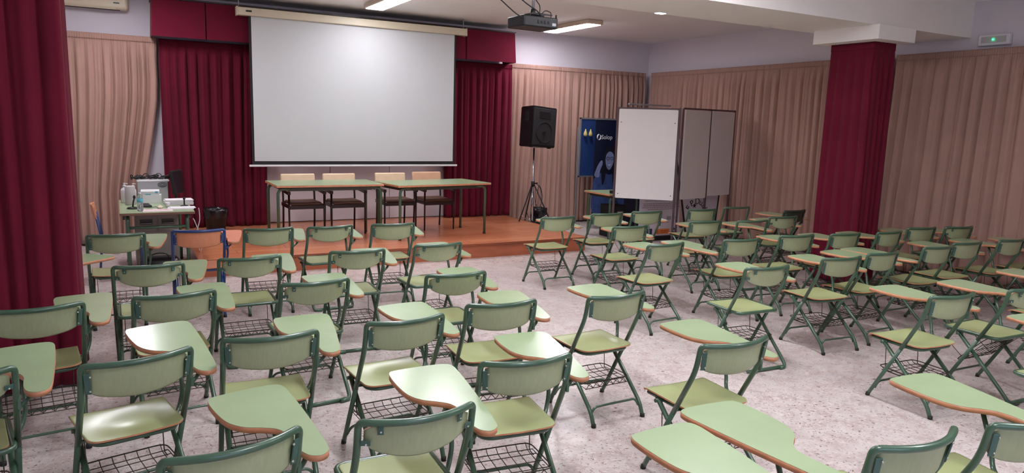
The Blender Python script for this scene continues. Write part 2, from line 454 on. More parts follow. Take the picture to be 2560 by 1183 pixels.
# ------------------------------------------------------------------ stage
st = thing('stage', 'low wooden stage with orange-brown boards under the long tables', 'stage', (0, 0, 0))
SX0, SX1, SY0 = 0.74, 6.02, 8.6
part('platform_top', lambda b: box(b, ((SX0+SX1)/2, (SY0+YB)/2-0.005, ZS-0.012), (SX1-SX0, YB-SY0-0.01, 0.024)), STAGE, st)
part('front_panel', lambda b: box(b, ((SX0+SX1)/2, SY0+0.03, (ZS-0.025)/2), (SX1-SX0-0.03, 0.02, ZS-0.025)), STAGEF, st)
part('side_panel', lambda b: box(b, (SX0+0.03, (SY0+YB)/2, (ZS-0.025)/2), (0.02, YB-SY0-0.1, ZS-0.025)), STAGEF, st)
part('side_panel', lambda b: box(b, (SX1-0.03, (SY0+YB)/2, (ZS-0.025)/2), (0.02, YB-SY0-0.1, ZS-0.025)), STAGEF, st)
part('edge_trim', lambda b: (box(b, ((SX0+SX1)/2, SY0-0.003, ZS-0.012), (SX1-SX0+0.02, 0.012, 0.03), bev=0.003),
                             box(b, (SX1+0.003, (SY0+YB)/2-0.01, ZS-0.012), (0.012, YB-SY0-0.03, 0.03), bev=0.003)), TRIM, st)
# low white wall panel behind the tables with vertical joints and a skirting line
tag(part('wall_panel', lambda b: [box(b, (1.97+0.49+i*0.985, YB-0.02, 0.72), (0.975, 0.03, 1.02), bev=0.003) for i in range(3)], mat('white_panel_paint', (240, 236, 244), 0.6)),
    'white wall panelling with vertical joints behind the stage chairs', 'wall panel')

# ------------------------------------------------------------------ projection screen
sc = thing('projection_screen', 'large white pull-down projection screen hanging above the stage', 'projection screen', (0, 10.765, 1.826*(1-1.035)))
sc.scale = (1.035, 1, 1.035)
def tx(bb, x0, x1, y, z, w, h): box(bb, ((x0+x1)/2, y, z), (x1-x0, w, h), bev=0.01)
part('case', lambda b: tx(b, 1.48, 4.81, 0, 3.20, 0.11, 0.105), CASE, sc)
part('end_cap', lambda b: box(b, (1.474, 0, 3.20), (0.02, 0.12, 0.118), bev=0.005), CASE, sc)
part('end_cap', lambda b: box(b, (4.816, 0, 3.20), (0.02, 0.12, 0.118), bev=0.005), CASE, sc)
part('badge', lambda b: box(b, (1.62, -0.057, 3.205), (0.075, 0.003, 0.022), bev=0.001), BPLAST, sc)
part('border', lambda b: box(b, (3.143, 0.004, 2.155), (3.045, 0.003, 2.0)), BLACK, sc)
def cloth_s(b):
    nx, nzz = 40, 20
    V = []
    for j in range(nzz+1):
        V.append([b.verts.new((1.653+(4.634-1.653)*i/nx, -0.0035-0.002*math.sin(i*0.5+j*0.3)*math.sin(PI*j/nzz), 1.212+(3.15-1.212)*j/nzz)) for i in range(nx+1)])
    for j in range(nzz):
        for i in range(nx):
            f = b.faces.new((V[j][i], V[j][i+1], V[j+1][i+1], V[j+1][i])); f.smooth = True
part('screen_cloth', cloth_s, SCREEN, sc)
part('bottom_bar', lambda b: box(b, (3.146, 0, 1.148), (3.13, 0.028, 0.028), bev=0.006), WHITE, sc)
for x in (1.50, 4.78):
    part('hanger', lambda b: tube(b, [(x, 0, 3.25), (x, 0, (ZC-1.826)/1.035+1.826)], 0.006, 6), ALU, sc)

# ------------------------------------------------------------------ lights
def ceiling_light(x, y, label, z=ZC, group='ceiling lights', lamp=None):
    t = thing('ceiling_light', label, 'light', (x, y, z), 0, group)
    part('housing', lambda b: box(b, (0, 0, -0.035), (0.30, 1.38, 0.07), bev=0.02), FIXT, t)
    part('diffuser', lambda b: box(b, (0, 0, -0.072), (0.25, 1.30, 0.012), bev=0.005), lamp or LAMP, t)
    part('cable_entry', lambda b: box(b, (0.1, 0.5, -0.004), (0.05, 0.35, 0.006)), DKTUBE, t)
    return t
ceiling_light(3.32, 9.62, 'ceiling light just in front of the left part of the projection screen', lamp=LAMPW)
ceiling_light(6.58, 10.12, 'ceiling light right of the projector, near the right stage curtain')
ceiling_light(0.12, 9.6, 'ceiling light above the computer desk, out of view at the top left')
for (x, y, w) in ((1.74, 4.1, 'left'), (4.5, 4.1, 'right'), (1.74, 0.6, 'rear left'), (4.5, 0.6, 'rear right')):
    ceiling_light(x, y, 'ceiling light over the tablet chairs, %s one of the near rows above the view' % w, lamp=LAMPN)
ceiling_light(3.32, 7.3, 'added fill light on the ceiling between the beam and the stage, above the view')  # extra lamp added out of view to brighten the middle of the floor
sp = thing('spotlight', 'small square recessed spotlight under the ceiling beam', 'light', (5.1, 6.13, ZB))
part('rim', lambda b: box(b, (0, 0, -0.004), (0.13, 0.09, 0.008), bev=0.002), WHITE, sp)
part('lens', lambda b: box(b, (0, 0, -0.009), (0.10, 0.065, 0.004), bev=0.001), LAMPS, sp)

WIN = mat('window_daylight', (220, 232, 255), 0.3, emit=(190, 215, 255), estr=1.6)
wo = struct('window_1', lambda b: box(b, (1.6, YF+0.02, 1.75), (3.0, 0.03, 1.3)), WIN)
part('window_frame', lambda b: (box(b, (1.6, YF+0.04, 2.43), (3.1, 0.06, 0.06)), box(b, (1.6, YF+0.04, 1.07), (3.1, 0.06, 0.06)), [box(b, (x, YF+0.04, 1.75), (0.06, 0.06, 1.3)) for x in (0.08, 1.6, 3.12)]), WHITE, wo)

# ------------------------------------------------------------------ air conditioner and emergency light
ac = thing('air_conditioner', 'cream wall air conditioner above the left beige curtain', 'air conditioner', (-0.28, YB, 3.22))
part('body', lambda b: box(b, (0, -0.11, 0.09), (1.0, 0.22, 0.26), bev=0.04), CASE, ac)
part('air_flap', lambda b: box(b, (-0.05, -0.2, -0.03), (0.8, 0.05, 0.01), rx=0.5, bev=0.003), CASE, ac)
part('vent_slot', lambda b: box(b, (0.0, -0.12, -0.042), (0.8, 0.05, 0.01)), DKTUBE, ac)
part('badge', lambda b: box(b, (0.36, -0.222, 0.04), (0.07, 0.004, 0.014)), BPLAST, ac)
ex = thing('emergency_light', 'white emergency light with a glowing green lamp on the right wall', 'emergency light', (XR, 4.97, 2.98))
part('body', lambda b: box(b, (-0.03, 0, 0), (0.06, 0.36, 0.13), bev=0.012), WHITE, ex)
part('lens', lambda b: box(b, (-0.063, 0, 0.005), (0.008, 0.28, 0.07), bev=0.003), GREYP, ex)
part('led', lambda b: lathe(b, [(0.004, 0), (0.010, 0.004), (0.011, 0.012), (0.004, 0.018)], (-0.075, 0.0, -0.005), 10), GREENLED, ex)

# ------------------------------------------------------------------ projector
pr = thing('projector', 'black projector hanging from the ceiling on a pole', 'projector', (3.25, 5.62, 2.70), math.radians(4))
part('body', lambda b: (box(b, (0, 0, 0), (0.36, 0.27, 0.095), bev=0.014), box(b, (0.12, 0.14, 0.0), (0.10, 0.02, 0.07), bev=0.006)), BPLAST, pr)
part('rear_panel', lambda b: [box(b, (-0.03+i*0.035, -0.1365, 0.0), (0.018, 0.004, 0.022 if i % 2 else 0.03), bev=0.001) for i in range(4)], BGRILLE, pr)
part('side_vent', lambda b: [box(b, (-0.181, 0, -0.03+i*0.012), (0.004, 0.2, 0.005)) for i in range(6)], BGRILLE, pr)
part('lens', lambda b: tube(b, [(0.09, 0.13, 0.0), (0.09, 0.17, 0.0)], 0.03, 16), SCR, pr)
part('sticker', lambda b: box(b, (0.135, -0.1365, -0.012), (0.04, 0.003, 0.024)), GREYP, pr)
part('top_label', lambda b: box(b, (-0.12, -0.04, 0.049), (0.10, 0.12, 0.003)), WHITE, pr)
part('bracket', lambda b: (box(b, (0, 0, 0.07), (0.16, 0.14, 0.01), bev=0.002), box(b, (0.08, -0.02, 0.085), (0.22, 0.015, 0.012)),
     [tube(b, [(sx*0.07, sy*0.06, 0.045), (sx*0.07, sy*0.06, 0.075)], 0.007, 6) for sx in (-1, 1) for sy in (-1, 1)], tube(b, [(0, 0, 0.07), (0, 0, 0.12)], 0.022, 10)), BPLAST, pr)
part('pole', lambda b: (tube(b, [(0, 0, 0.1), (0, 0, ZB-2.70-0.006)], 0.014, 10), lathe(b, [(0.05, 0), (0.05, 0.012)], (0, 0, ZB-2.70-0.012), 16)), ALU, pr)
part('foot', lambda b: tube(b, [(0.165, -0.12, 0.045), (0.165, -0.12, 0.075)], 0.007, 8), BPLAST, pr)
part('cable', lambda b: tube(b, catmull([(-0.16, -0.1, 0.03), (-0.26, -0.12, 0.05), (-0.42, -0.1, 0.16), (-0.6, 0, 0.322)], 6, True)[:19], 0.0055, 6), BPLAST, pr)
part('cable', lambda b: tube(b, catmull([(0.02, -0.05, 0.06), (-0.02, -0.1, 0.09), (-0.15, -0.1, 0.15), (-0.35, 0, 0.322)], 6, True)[:19], 0.005, 6), BPLAST, pr)
part('cable', lambda b: tube(b, catmull([(0.10, -0.1, 0.05), (0.13, -0.09, 0.09), (0.09, -0.06, 0.11), (0.04, -0.05, 0.07), (0.05, -0.03, 0.15), (0.02, 0.0, 0.22), (0.01, -0.03, 0.322)], 6, True)[:37], 0.004, 6), BPLAST, pr)

# ------------------------------------------------------------------ tablet chairs
HW = 0.215; TR = 0.0134
def bow(x): return -0.069*max(0.0, 1-(x/HW)**2)
def prof(z):   # depth of the side tube at height z
    if z >= 0.661: return 0.026-(z-0.661)/(0.8-0.661)*0.026
    return 0.026+(0.661-z)*0.533
CACHE = {}
def cm(key, fill, mats):
    if key not in CACHE: CACHE[key] = mesh(key.split('#')[0], fill, mats)
    return CACHE[key]
def f_hoop(b):
    side = [(HW, prof(0.40), 0.40), (HW, 0.026, 0.661), (HW, 0.002, 0.775)]
    top = [(x, bow(x), 0.80) for x in [HW*0.985, 0.17, 0.13, 0.09, 0.045, 0, -0.045, -0.09, -0.13, -0.17, -HW*0.985]]
    pts = rpath([(HW, prof(0.40), 0.40), (HW, 0.026, 0.661), (HW, -0.001, 0.80)]+top[1:-1]+[(-HW, -0.001, 0.80), (-HW, 0.026, 0.661), (-HW, prof(0.40), 0.40)],
                [0, 0.06, 0.05]+[0.02]*9+[0.05, 0.06, 0], 6)
    tube(b, pts, TR, 10)
def f_leg_front(s):
    return lambda b: tube(b, rpath([(s*HW, prof(0.405), 0.405), (s*HW, 0.335, 0.085), (s*HW, 0.378, 0.006)], 0.03), TR, 8)
def f_leg_rear(s, loop=False):
    x = s*0.192
    if loop: return lambda b: tube(b, rpath([(x, 0.31, 0.408), (x, -0.03, 0.075), (x, -0.085, 0.013), (x, 0.0, 0.013)][:3]+[(s*0.12, -0.1, 0.013)], [0, 0.05, 0.03, 0]), TR, 8)
    return lambda b: tube(b, rpath([(x, 0.31, 0.408), (x, -0.045, 0.088), (x, -0.082, 0.006)], 0.06), TR, 8)
def f_foot(x, y):
    return lambda b: tube(b, [(x, y*0.985, 0.022), (x, y, 0.0)], TR+0.0018, 8)
def f_bar(x, y, z, r=0.008):
    return lambda b: tube(b, rpath([(-x, y, z-0.035), (-x+0.03, y-0.002, z+0.012), (x-0.03, y-0.002, z+0.012), (x, y, z-0.035)], 0.035, 5), r, 8)
def f_seat(kind):
    r = 0.055 if kind == 'A' else 0.045
    hw = 0.203 if kind == 'A' else 0.188
    y0, y1 = (0.045, 0.445) if kind == 'A' else (0.06, 0.425)
    vs = [0, .01, .03, .06, .1, .15, .22, .3, .4, .5, .6, .7, .8, .88, .94, .975, .99, 1]
    us = [-1, -.96, -.88, -.75, -.6, -.4, -.2, 0, .2, .4, .6, .75, .88, .96, 1]
    def fn(u, v):
        y = y0+(y1-y0)*v; dy = y-y0; w = hw*(0.965+0.035*v)
        if dy < r: w = w-r+math.sqrt(max(0, r*r-(r-dy)**2))
        d2 = y1-y; r2 = 0.025
        if d2 < r2: w = w-r2+math.sqrt(max(0, r2*r2-(r2-d2)**2))
        x = u*w
        z = 0.441-0.02*math.exp(-((x/0.13)**2)-((y-0.2)/0.11)**2)+0.004*(x/0.2)**2
        z -= 0.02*max(0, (v-0.9)/0.1)**2 if kind == 'A' else 0
        return (x, y, z)
    return lambda b: sheet(b, fn, us, vs, 0.0078, 0, 1, 1 if kind == 'A' else 0)
def f_seatframe(kind):
    def f(b):
        if kind == 'A':
            tube(b, rpath([(-0.172, 0.42, 0.417), (-0.172, 0.07, 0.417), (0.172, 0.07, 0.417), (0.172, 0.42, 0.417)], 0.07, 6), TR, 8)
            tube(b, [(-0.172, 0.33, 0.417), (0.172, 0.33, 0.417)], 0.009, 8)
        else:
            tube(b, rpath([(-0.197, 0.435, 0.434), (-0.197, 0.047, 0.434), (0.197, 0.047, 0.434), (0.197, 0.435, 0.434)], [0.05]*4, 5, True), TR*0.95, 8, True)
        for s in (-1, 1):
            tube(b, [(s*0.16, 0.315, 0.408), (s*0.212, 0.315, 0.408)], 0.011, 8)
            box(b, (s*0.192, 0.31, 0.41), (0.006, 0.05, 0.026))
            tube(b, [(s*0.17, prof(0.415), 0.415), (s*0.215, prof(0.415), 0.415)], 0.008, 8)
    return f
def f_back(kind):
    zt = 0.795 if kind == 'A' else 0.787
    zb0, zb1 = (0.668, 0.640) if kind == 'A' else (0.70, 0.655)
    us = [-1+i/9 for i in range(19)]; vs = [0, .05, .2, .4, .6, .8, .95, 1]
    def fn(u, v):
        x = u*0.196; c = (1-u*u)
        zb = zb0+(zb1-zb0)*c
        tt = zt-(0.02*abs(u)**10)
        zb2 = zb+0.02*abs(u)**12
        z = zb2+(tt-zb2)*v
        return (x, prof(z)+bow(x)+0.006, z)
    return lambda b: sheet(b, fn, us, vs, 0.009, 0, 1)
def f_bracket(kind, s):
    def f(b):
        if kind == 'A':
            y = prof(0.72)+bow(0.185)-0.006
            box(b, (s*0.1955, y+0.003, 0.722), (0.024, 0.006, 0.095), rx=0.19, rz=s*0.42, bev=0.002)
            for z in (0.69, 0.755): tube(b, [(s*0.187, prof(z)+bow(0.185)-0.003, z), (s*0.187, prof(z)+bow(0.185)-0.013, z)], 0.004, 8, mi=1)
        else:
            for (x, z, w, h) in (((0.148, 0.773, 0.022, 0.034),) if kind == 'B' else ((0.192, 0.722, 0.034, 0.022),)):
                y = prof(z)+bow(x)-0.007
                box(b, (s*x, y, z), (w, 0.004, h), rx=0.19, rz=s*0.4, bev=0.0015)
                tube(b, [(s*x, y+0.001, z-0.004), (s*x, y-0.006, z-0.004)], 0.0035, 8, mi=1)
    return f
TAB = [(.15, .735), (.28, .745), (.39, .738), (.425, .70), (.421, .60), (.397, .40), (.367, .2), (.349, .09), (.33, .02), (.29, -.005), (.255, .02),
       (.244, .08), (.25, .16), (.256, .22), (.243, .285), (.20, .33), (.15, .37), (.115, .44), (.105, .54), (.108, .66), (.12, .715)]
def tab_outline(off, mir):
    P = [Vector((p[0], p[1], 0)) for p in catmull([(x, y, 0) for x, y in TAB], 4)]
    n = len(P); out = []
    for i in range(n):
        t = (P[(i+1) % n]-P[i-1]).normalized(); nn = Vector((-t.y, t.x, 0))   # TAB runs clockwise: left normal points out
        q = P[i]+nn*off
        out.append((-q.x if mir else q.x, q.y))
    return out[::-1] if mir else out
def f_tablet(mir): return lambda b: prism(b, tab_outline(-0.0022, mir), 0.6795, 0.6815)
def f_band(mir):
    def f(b):
        prism(b, tab_outline(-0.001, mir), 0.6585, 0.6795)
    return f
def f_support(mir):
    s = -1 if mir else 1
    def f(b):
        tube(b, rpath([(s*0.192, 0.20, 0.42), (s*0.235, 0.27, 0.43), (s*0.262, 0.30, 0.50), (s*0.262, 0.36, 0.645)], 0.05, 5), 0.0105, 8)
        tube(b, rpath([(s*0.215, prof(0.60), 0.60), (s*0.27, 0.07, 0.645), (s*0.29, 0.18, 0.648), (s*0.29, 0.56, 0.648)], 0.04, 5), 0.009, 8)
        box(b, (s*0.262, 0.37, 0.653), (0.06, 0.09, 0.006))
        box(b, (s*0.222, prof(0.64)-0.002, 0.635), (0.014, 0.03, 0.05), bev=0.003)
        tube(b, [(s*0.2, 0.52, 0.646), (s*0.2, 0.52, 0.66)], 0.012, 8)
    return f
def f_basket(b):
    z = 0.205; X = 0.185; Y0, Y1 = 0.055, 0.345
    tube(b, rpath([(-X, Y1, z+0.022), (X, Y1, z+0.022), (X, Y0, z+0.022), (-X, Y0, z+0.022)], 0.05, 5, True), 0.0033, 6, True)
    tube(b, [(-X*.9, Y0, z-0.012), (X*.9, Y0, z-0.012)], 0.0028, 5)
    for i in range(7):
        x = -X*0.86+2*X*0.86*i/6
        tube(b, rpath([(x, Y1, z+0.026), (x, Y1-0.03, z), (x, Y0+0.03, z-0.01), (x, Y0, z-0.012)], 0.02, 3), 0.0022, 5)
    for y in (0.11, 0.18, 0.26, 0.31):
        tube(b, [(-X, y, z+0.002), (X, y, z+0.002)], 0.0024, 5)
    zz = []
    for i in range(13): zz.append((-X*0.86+2*X*0.86*i/12, Y0, z-0.012 if i % 2 == 0 else z+0.022))
    tube(b, rpath(zz, 0.012, 3), 0.0022, 5)
    for s in (-1, 1):
        tube(b, rpath([(s*0.165, 0.315, 0.41), (s*0.165, 0.30, z+0.004), (s*0.165, 0.25, z+0.002)], 0.015, 3), 0.0027, 5)
        tube(b, [(s*X, 0.11, z+0.002), (s*X, 0.31, z+0.002)], 0.0024, 5)

def tablet_chair(x, y, deg, label, kind='A', tablet='R', colour='green', group=None, basket='flat', back=True, tilt=0):
    t = thing('tablet_chair', label, 'chair', (x, y, 0), math.radians(deg), group)
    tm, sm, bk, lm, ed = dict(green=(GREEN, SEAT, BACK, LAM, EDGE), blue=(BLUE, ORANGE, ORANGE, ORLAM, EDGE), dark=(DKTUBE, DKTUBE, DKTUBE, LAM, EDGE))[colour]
    k = kind+colour
    obj('back_frame', cm('back_frame#'+colour, f_hoop, tm), t)
    loop = kind == 'B'
    for s, n in ((-1, 'l'), (1, 'r')):
        l = obj('leg', cm('leg#f'+n+colour, f_leg_front(s), tm), t); obj('foot_cap', cm('foot_cap#f'+n, f_foot(s*HW, 0.378), CAP), l)
        l = obj('leg', cm('leg#r'+n+k, f_leg_rear(s, loop), tm), t)
        if not loop: obj('foot_cap', cm('foot_cap#r'+n, f_foot(s*0.192, -0.082), CAP), l)
        if back:
            pm = [DGREEN if colour != 'blue' else BLUE, RIVET]
            obj('bracket', cm('bracket#'+n+k, f_bracket(kind, s), pm), t)
            if kind == 'B': obj('bracket', cm('bracket#side'+n+k, f_bracket('S', s), pm), t)
    obj('stretcher', cm('stretcher#f'+colour, f_bar(0.212, 0.33, 0.105), tm), t)
    if loop: obj('stretcher', cm('stretcher#l'+colour, lambda b: tube(b, rpath([(-0.19, -0.08, 0.013), (0.19, -0.08, 0.013)], 0), TR, 8), tm), t)
    else: obj('stretcher', cm('stretcher#r'+colour, f_bar(0.188, -0.038, 0.10), tm), t)
    obj('seat', cm('seat#'+k, f_seat(kind), [sm, ed]), t)
    obj('seat_frame', cm('seat_frame#'+k, f_seatframe(kind), tm), t)
    if back: obj('backrest', cm('backrest#'+k, f_back(kind), [bk, ed]), t)
    if tablet:
        mir = tablet == 'L'
        tb = obj('tablet', cm('tablet#'+tablet+colour, f_tablet(mir), lm), t)
        if tilt:
            a = math.radians(tilt); c = Vector((0, 0.05, 0.66))
            tb.rotation_euler = (a, 0, 0); tb.location = c-Matrix.Rotation(a, 3, 'X') @ c
        obj('edge_band', cm('edge_band#'+tablet+colour, f_band(mir), ed), tb)
        obj('tablet_support', cm('tablet_support#'+tablet+colour, f_support(mir), tm), t)
    if basket:
        o = obj('book_basket', cm('book_basket', f_basket, WIRE), t)
        if basket == 'hung':
            a = math.radians(-48); c = Vector((0, 0.315, 0.25))
            o.rotation_euler = (a, 0, 0); o.location = c-Matrix.Rotation(a, 3, 'X') @ c+Vector((0, 0, -0.01))
    return t

LG, RG = 'tablet chairs in the left block', 'tablet chairs in the right block'
B = 'tube-rimmed green tablet chair, '
A = 'wood-edged green tablet chair, '
CH = [
 # left block
 (-0.05, 6.855, 0, A+'leftmost in the front row, before the computer desk', 'A', 'R', 'green', LG),
 (0.60, 6.90, -2.5, 'orange tablet chair with blue tube frame in the front row before the stage', 'A', 'R', 'blue', LG),
 (1.19, 6.82, -2.6, A+'front row, just right of the orange chair', 'A', 'R', 'green', LG),
 (1.754, 6.78, 2.7, B+'front row, between two plain-edged chairs before the stage tables', 'B', 'R', 'green', LG),
 (2.38, 6.77, -3.3, A+'rightmost in the front row of the left block', 'A', 'R', 'green', LG),
 (0.145, 5.377, -0.7, B+'leftmost of the second row, beside the left red pillar', 'B', 'R', 'green', LG),
 (0.812, 5.43, 0.1, B+'second row, behind the orange chair', 'B', 'R', 'green', LG),
 (1.62, 5.444, -2.8, B+'second row, third from the left red pillar', 'B', 'R', 'green', LG),
 (2.34, 5.518, 3.2, B+'rightmost in the second row of the left block', 'B', 'R', 'green', LG),
 (-0.42, 4.39, 6.9, A+'third row, before the left red pillar', 'A', 'R', 'green', LG),
 (0.248, 4.443, 5.4, A+'third row, second from the left edge of the picture', 'A', 'R', 'green', LG),
 (1.06, 4.478, 3.9, B+'third row, second from the middle aisle', 'B', 'R', 'green', LG),
 (1.992, 4.377, -2.6, B+'third row, on the middle aisle', 'B', 'R', 'green', LG),
 (-0.62, 3.33, 10.4, B+'at the left edge of the picture, cut off by it', 'B', 'R', 'green', LG),
 (0.032, 3.318, 13, A+'left foreground, its tablet and seat shining white', 'A', 'R', 'green', LG),
 (0.595, 3.414, -1.8, A+'fourth row, second from the left with its whole back in view', 'A', 'R', 'green', LG),
 (1.279, 3.437, 2.8, A+'fourth row, third from the left with its whole back in view', 'A', 'R', 'green', LG),
 (1.907, 3.55, -5.2, A+'fourth row, at the middle aisle, greyish back', 'A', 'R', 'green', LG),
 (0.276, 2.28, 10, A+'bottom left, only top rail and big tablet in view', 'A', 'R', 'green', LG),
 (0.891, 2.268, -1.5, B+'at the bottom centre, its tablet glaring white', 'B', 'R', 'green', LG),
 (1.541, 2.622, -6.6, A+'bottom centre, bluish back with a chipped paint corner', 'A', 'R', 'green', LG),
 (2.663, 3.456, 1.1, A+'standing free in the middle of the floor beside the aisle', 'A', 'R', 'green', RG),
 (2.617, 2.438, -1.6, A+'right foreground, behind the two large tablets at the bottom', 'A', 'R', 'green', RG),
 # right block
 (4.313, 6.739, -0.9, A+'first of the right block front row, by the stage corner', 'A', 'R', 'green', RG),
 (5.066, 6.845, -2.0, A+'right block front row, before the small table', 'A', 'R', 'green', RG),
 (5.70, 6.88, -4.6, A+'front row before the whiteboard, book basket hanging down', 'A', 'R', 'green', RG),
 (6.60, 6.87, -6, 'green folding chair without a tablet before the round-lettered banner', 'A', None, 'green', RG),
 (7.28, 6.93, -4, 'green folding chair frame with no back board, before the right wall curtain', 'B', None, 'green', RG),
 (4.66, 5.883, -1.6, A+'second row, first from the aisle', 'A', 'R', 'green', RG),
 (5.78, 5.947, -5.2, A+'second row, directly behind the chair without a tablet', 'A', 'R', 'green', RG),
 (6.381, 5.82, -6, B+'second row, in front of the chair with no back board', 'B', 'R', 'green', RG),
 (7.08, 5.981, -5, B+'right block second row, next to the right red pillar', 'B', 'R', 'green', RG),
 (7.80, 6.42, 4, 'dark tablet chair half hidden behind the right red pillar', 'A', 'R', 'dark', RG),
 (4.267, 4.864, 3.3, A+'right block third row, nearest the aisle', 'A', 'R', 'green', RG),
 (5.176, 4.83, -5.1, 'green left-handed tablet chair in the third row of the right block', 'A', 'L', 'green', RG),
 (5.942, 4.834, -6.4, A+'third row, deeper green back, left of the right pillar', 'A', 'R', 'green', RG),
 (6.57, 4.748, -2.4, A+'right block third row, directly before the right red pillar', 'A', 'R', 'green', RG),
 (7.20, 4.68, 2, A+'right block third row, just right of the red pillar foot', 'A', 'R', 'green', RG),
 (7.90, 4.76, -7, A+'right block third row, second right of the red pillar', 'A', 'R', 'green', RG),
 (8.45, 4.66, -8, B+'farthest right in the third row, close to the wall curtain', 'B', 'R', 'green', RG),
 (4.309, 3.75, -3.8, B+'right block fourth row, nearest the aisle', 'B', 'R', 'green', RG),
 (5.258, 3.81, -5.5, A+'right block fourth row, second from the aisle', 'A', 'R', 'green', RG),
 (5.86, 3.846, 1.1, A+'right block fourth row, third from the aisle', 'A', 'R', 'green', RG),
 (6.715, 3.87, -1.1, 'green left-handed tablet chair in the fourth row of the right block', 'A', 'L', 'green', RG),
 (7.28, 3.917, -3.6, A+'right block fourth row, just right of the left-handed chair', 'A', 'R', 'green', RG),
 (7.985, 3.867, -2.1, A+'right block fourth row, at the right edge of the picture', 'A', 'R', 'green', RG),
 (8.60, 3.77, -2, A+'last by the right wall, only seat and tablet tip in view', 'A', 'R', 'green', RG),
 (4.757, 2.609, -4.6, A+'alone on the floor at the right, its long tablet pointing left', 'A', 'R', 'green', RG),
 (5.507, 2.522, -2.7, B+'right edge, its book basket hanging down', 'B', 'R', 'green', RG),
 (6.54, 2.59, 0, 'green tablet chair beyond the right edge, only its tablet tip in view', 'A', 'R', 'green', RG),
 (4.80, 1.70, -8, B+'lower right edge, only seat corner and tablet tip in view', 'B', 'R', 'green', RG),
 (2.356, 1.355, -2.3, 'green left-handed tablet chair at the bottom right', 'A', 'L', 'green', RG),
 (2.931, 1.269, -8.1, A+'in the bottom right corner, its tablet reaching across the floor', 'A', 'R', 'green', RG),
 (1.506, 1.269, -0.4, 'green tablet chair below the bottom edge, only its big tablet in view', 'A', 'R', 'green', RG),
 (-0.86, 6.22, -42, 'green tablet chair hidden behind the left red pillar, turned tablet showing', 'A', 'R', 'green', LG),
]
for (x, y, d, lab, k, tb, c, g) in CH:
    tablet_chair(x, y, d, lab, k, tb, c, g, 'hung' if 'basket hanging' in lab else 'flat', back='no back board' not in lab, tilt=3.6 if 'shining white' in lab else (0.9 if 'glaring white' in lab else 0))

# ------------------------------------------------------------------ stage tables and armchairs
def table(name, label, loc, rz, L, D, H, group=None, leg_in=0.06):
    t = thing(name, label, 'table', loc, rz, group)
    tp = part('tabletop', lambda b: box(b, (L/2, D/2, H-0.002), (L-0.006, D-0.006, 0.004)), LAM, t)
    part('edge_band', lambda b: box(b, (L/2, D/2, H-0.0165), (L, D, 0.025), bev=0.003), EDGE, tp)
    part('apron', lambda b: (box(b, (L/2, 0.07, H-0.055), (L-0.3, 0.02, 0.05)), box(b, (L/2, D-0.07, H-0.055), (L-0.3, 0.02, 0.05)),
                             box(b, (0.1, D/2, H-0.055), (0.02, D-0.2, 0.05)), box(b, (L-0.1, D/2, H-0.055), (0.02, D-0.2, 0.05))), DKTUBE, t)
    for xx, s in ((leg_in, 1), (L-leg_in, -1)):
        for yy in (0.07, D-0.07):
            l = part('leg', lambda b: tube(b, rpath([(xx+s*0.16, yy, H-0.05), (xx, yy, H-0.05), (xx, yy, 0.01)], 0.08, 6), 0.019, 10), GREEN, t)
            part('foot_cap', lambda b: tube(b, [(xx, yy, 0.025), (xx, yy, 0)], 0.021, 10), CAP, l)
    return t
table('long_table', 'left of the two long green-topped tables on the stage', (1.74, 9.33, ZS), 0.0, 1.41, 0.82, 0.765, 'stage tables', 0.025)
table('long_table', 'right of the two long green-topped tables on the stage, turned slightly', (3.285, 9.13, ZS), math.radians(8), 1.52, 0.80, 0.760, 'stage tables')

def armchair(x, y, rz, label, bm_, zt=0.0):
    t = thing('armchair', label, 'chair', (x, y, ZS+0.003), rz, 'armchairs behind the stage tables')
    # origin mid-chair front; front faces -y
    W = 0.24
    for sx in (-1, 1):
        part('leg', lambda b: tube(b, [(sx*W, 0.0, 0.0), (sx*W, 0.0, 0.60)], [0.012, 0.015], 8), DWOOD, t)
        part('leg', lambda b: tube(b, rpath([(sx*(W-0.02), 0.47, 0.0), (sx*(W-0.02), 0.44, 0.45), (sx*(W-0.02), 0.50, 0.82)], 0.1, 5), 0.014, 8), DWOOD, t)
        part('armrest', lambda b: box(b, (sx*(W+0.003), 0.22, 0.615), (0.045, 0.50, 0.045), rx=math.radians(3), bev=0.008), DWOOD, t)
        part('side_rail', lambda b: box(b, (sx*(W-0.004), 0.22, 0.415), (0.02, 0.44, 0.05)), DWOOD, t)
    part('front_rail', lambda b: box(b, (0, 0.0, 0.405), (2*W-0.02, 0.022, 0.05), bev=0.003), DWOOD, t)
    us = [-1+i/8 for i in range(17)]; vs = [i/12 for i in range(13)]
    def fn(u, v):
        e = max(abs(u), abs(2*v-1))
        return (u*(W-0.02), -0.01+0.46*v, 0.475-0.014*(1-u*u)*math.sin(PI*v)-0.03*max(0, e-0.85)/0.15*max(0, e-0.85)/0.15)
    part('seat', lambda b: sheet(b, fn, us, vs, 0.045, 0, 0), LEATH, t)
    part('backrest', lambda b: box(b, (0, 0.495, 0.745+zt), (2*W, 0.05, 0.17), rx=math.radians(-8), bev=0.02), bm_, t)
armchair(2.245, 9.92, 0.02, 'dark wooden armchair with cream back, leftmost behind the stage tables', CREAML)
armchair(2.825, 9.92, 0.0, 'dark wooden armchair with cream back, second from left behind the stage tables', CREAML)
armchair(3.62, 9.98, -0.02, 'dark wooden armchair with cream back, third from left behind the stage tables', CREAML)
armchair(4.22, 9.93, 0.03, 'dark wooden armchair with tan back, rightmost behind the stage tables', TANL, 0.015)

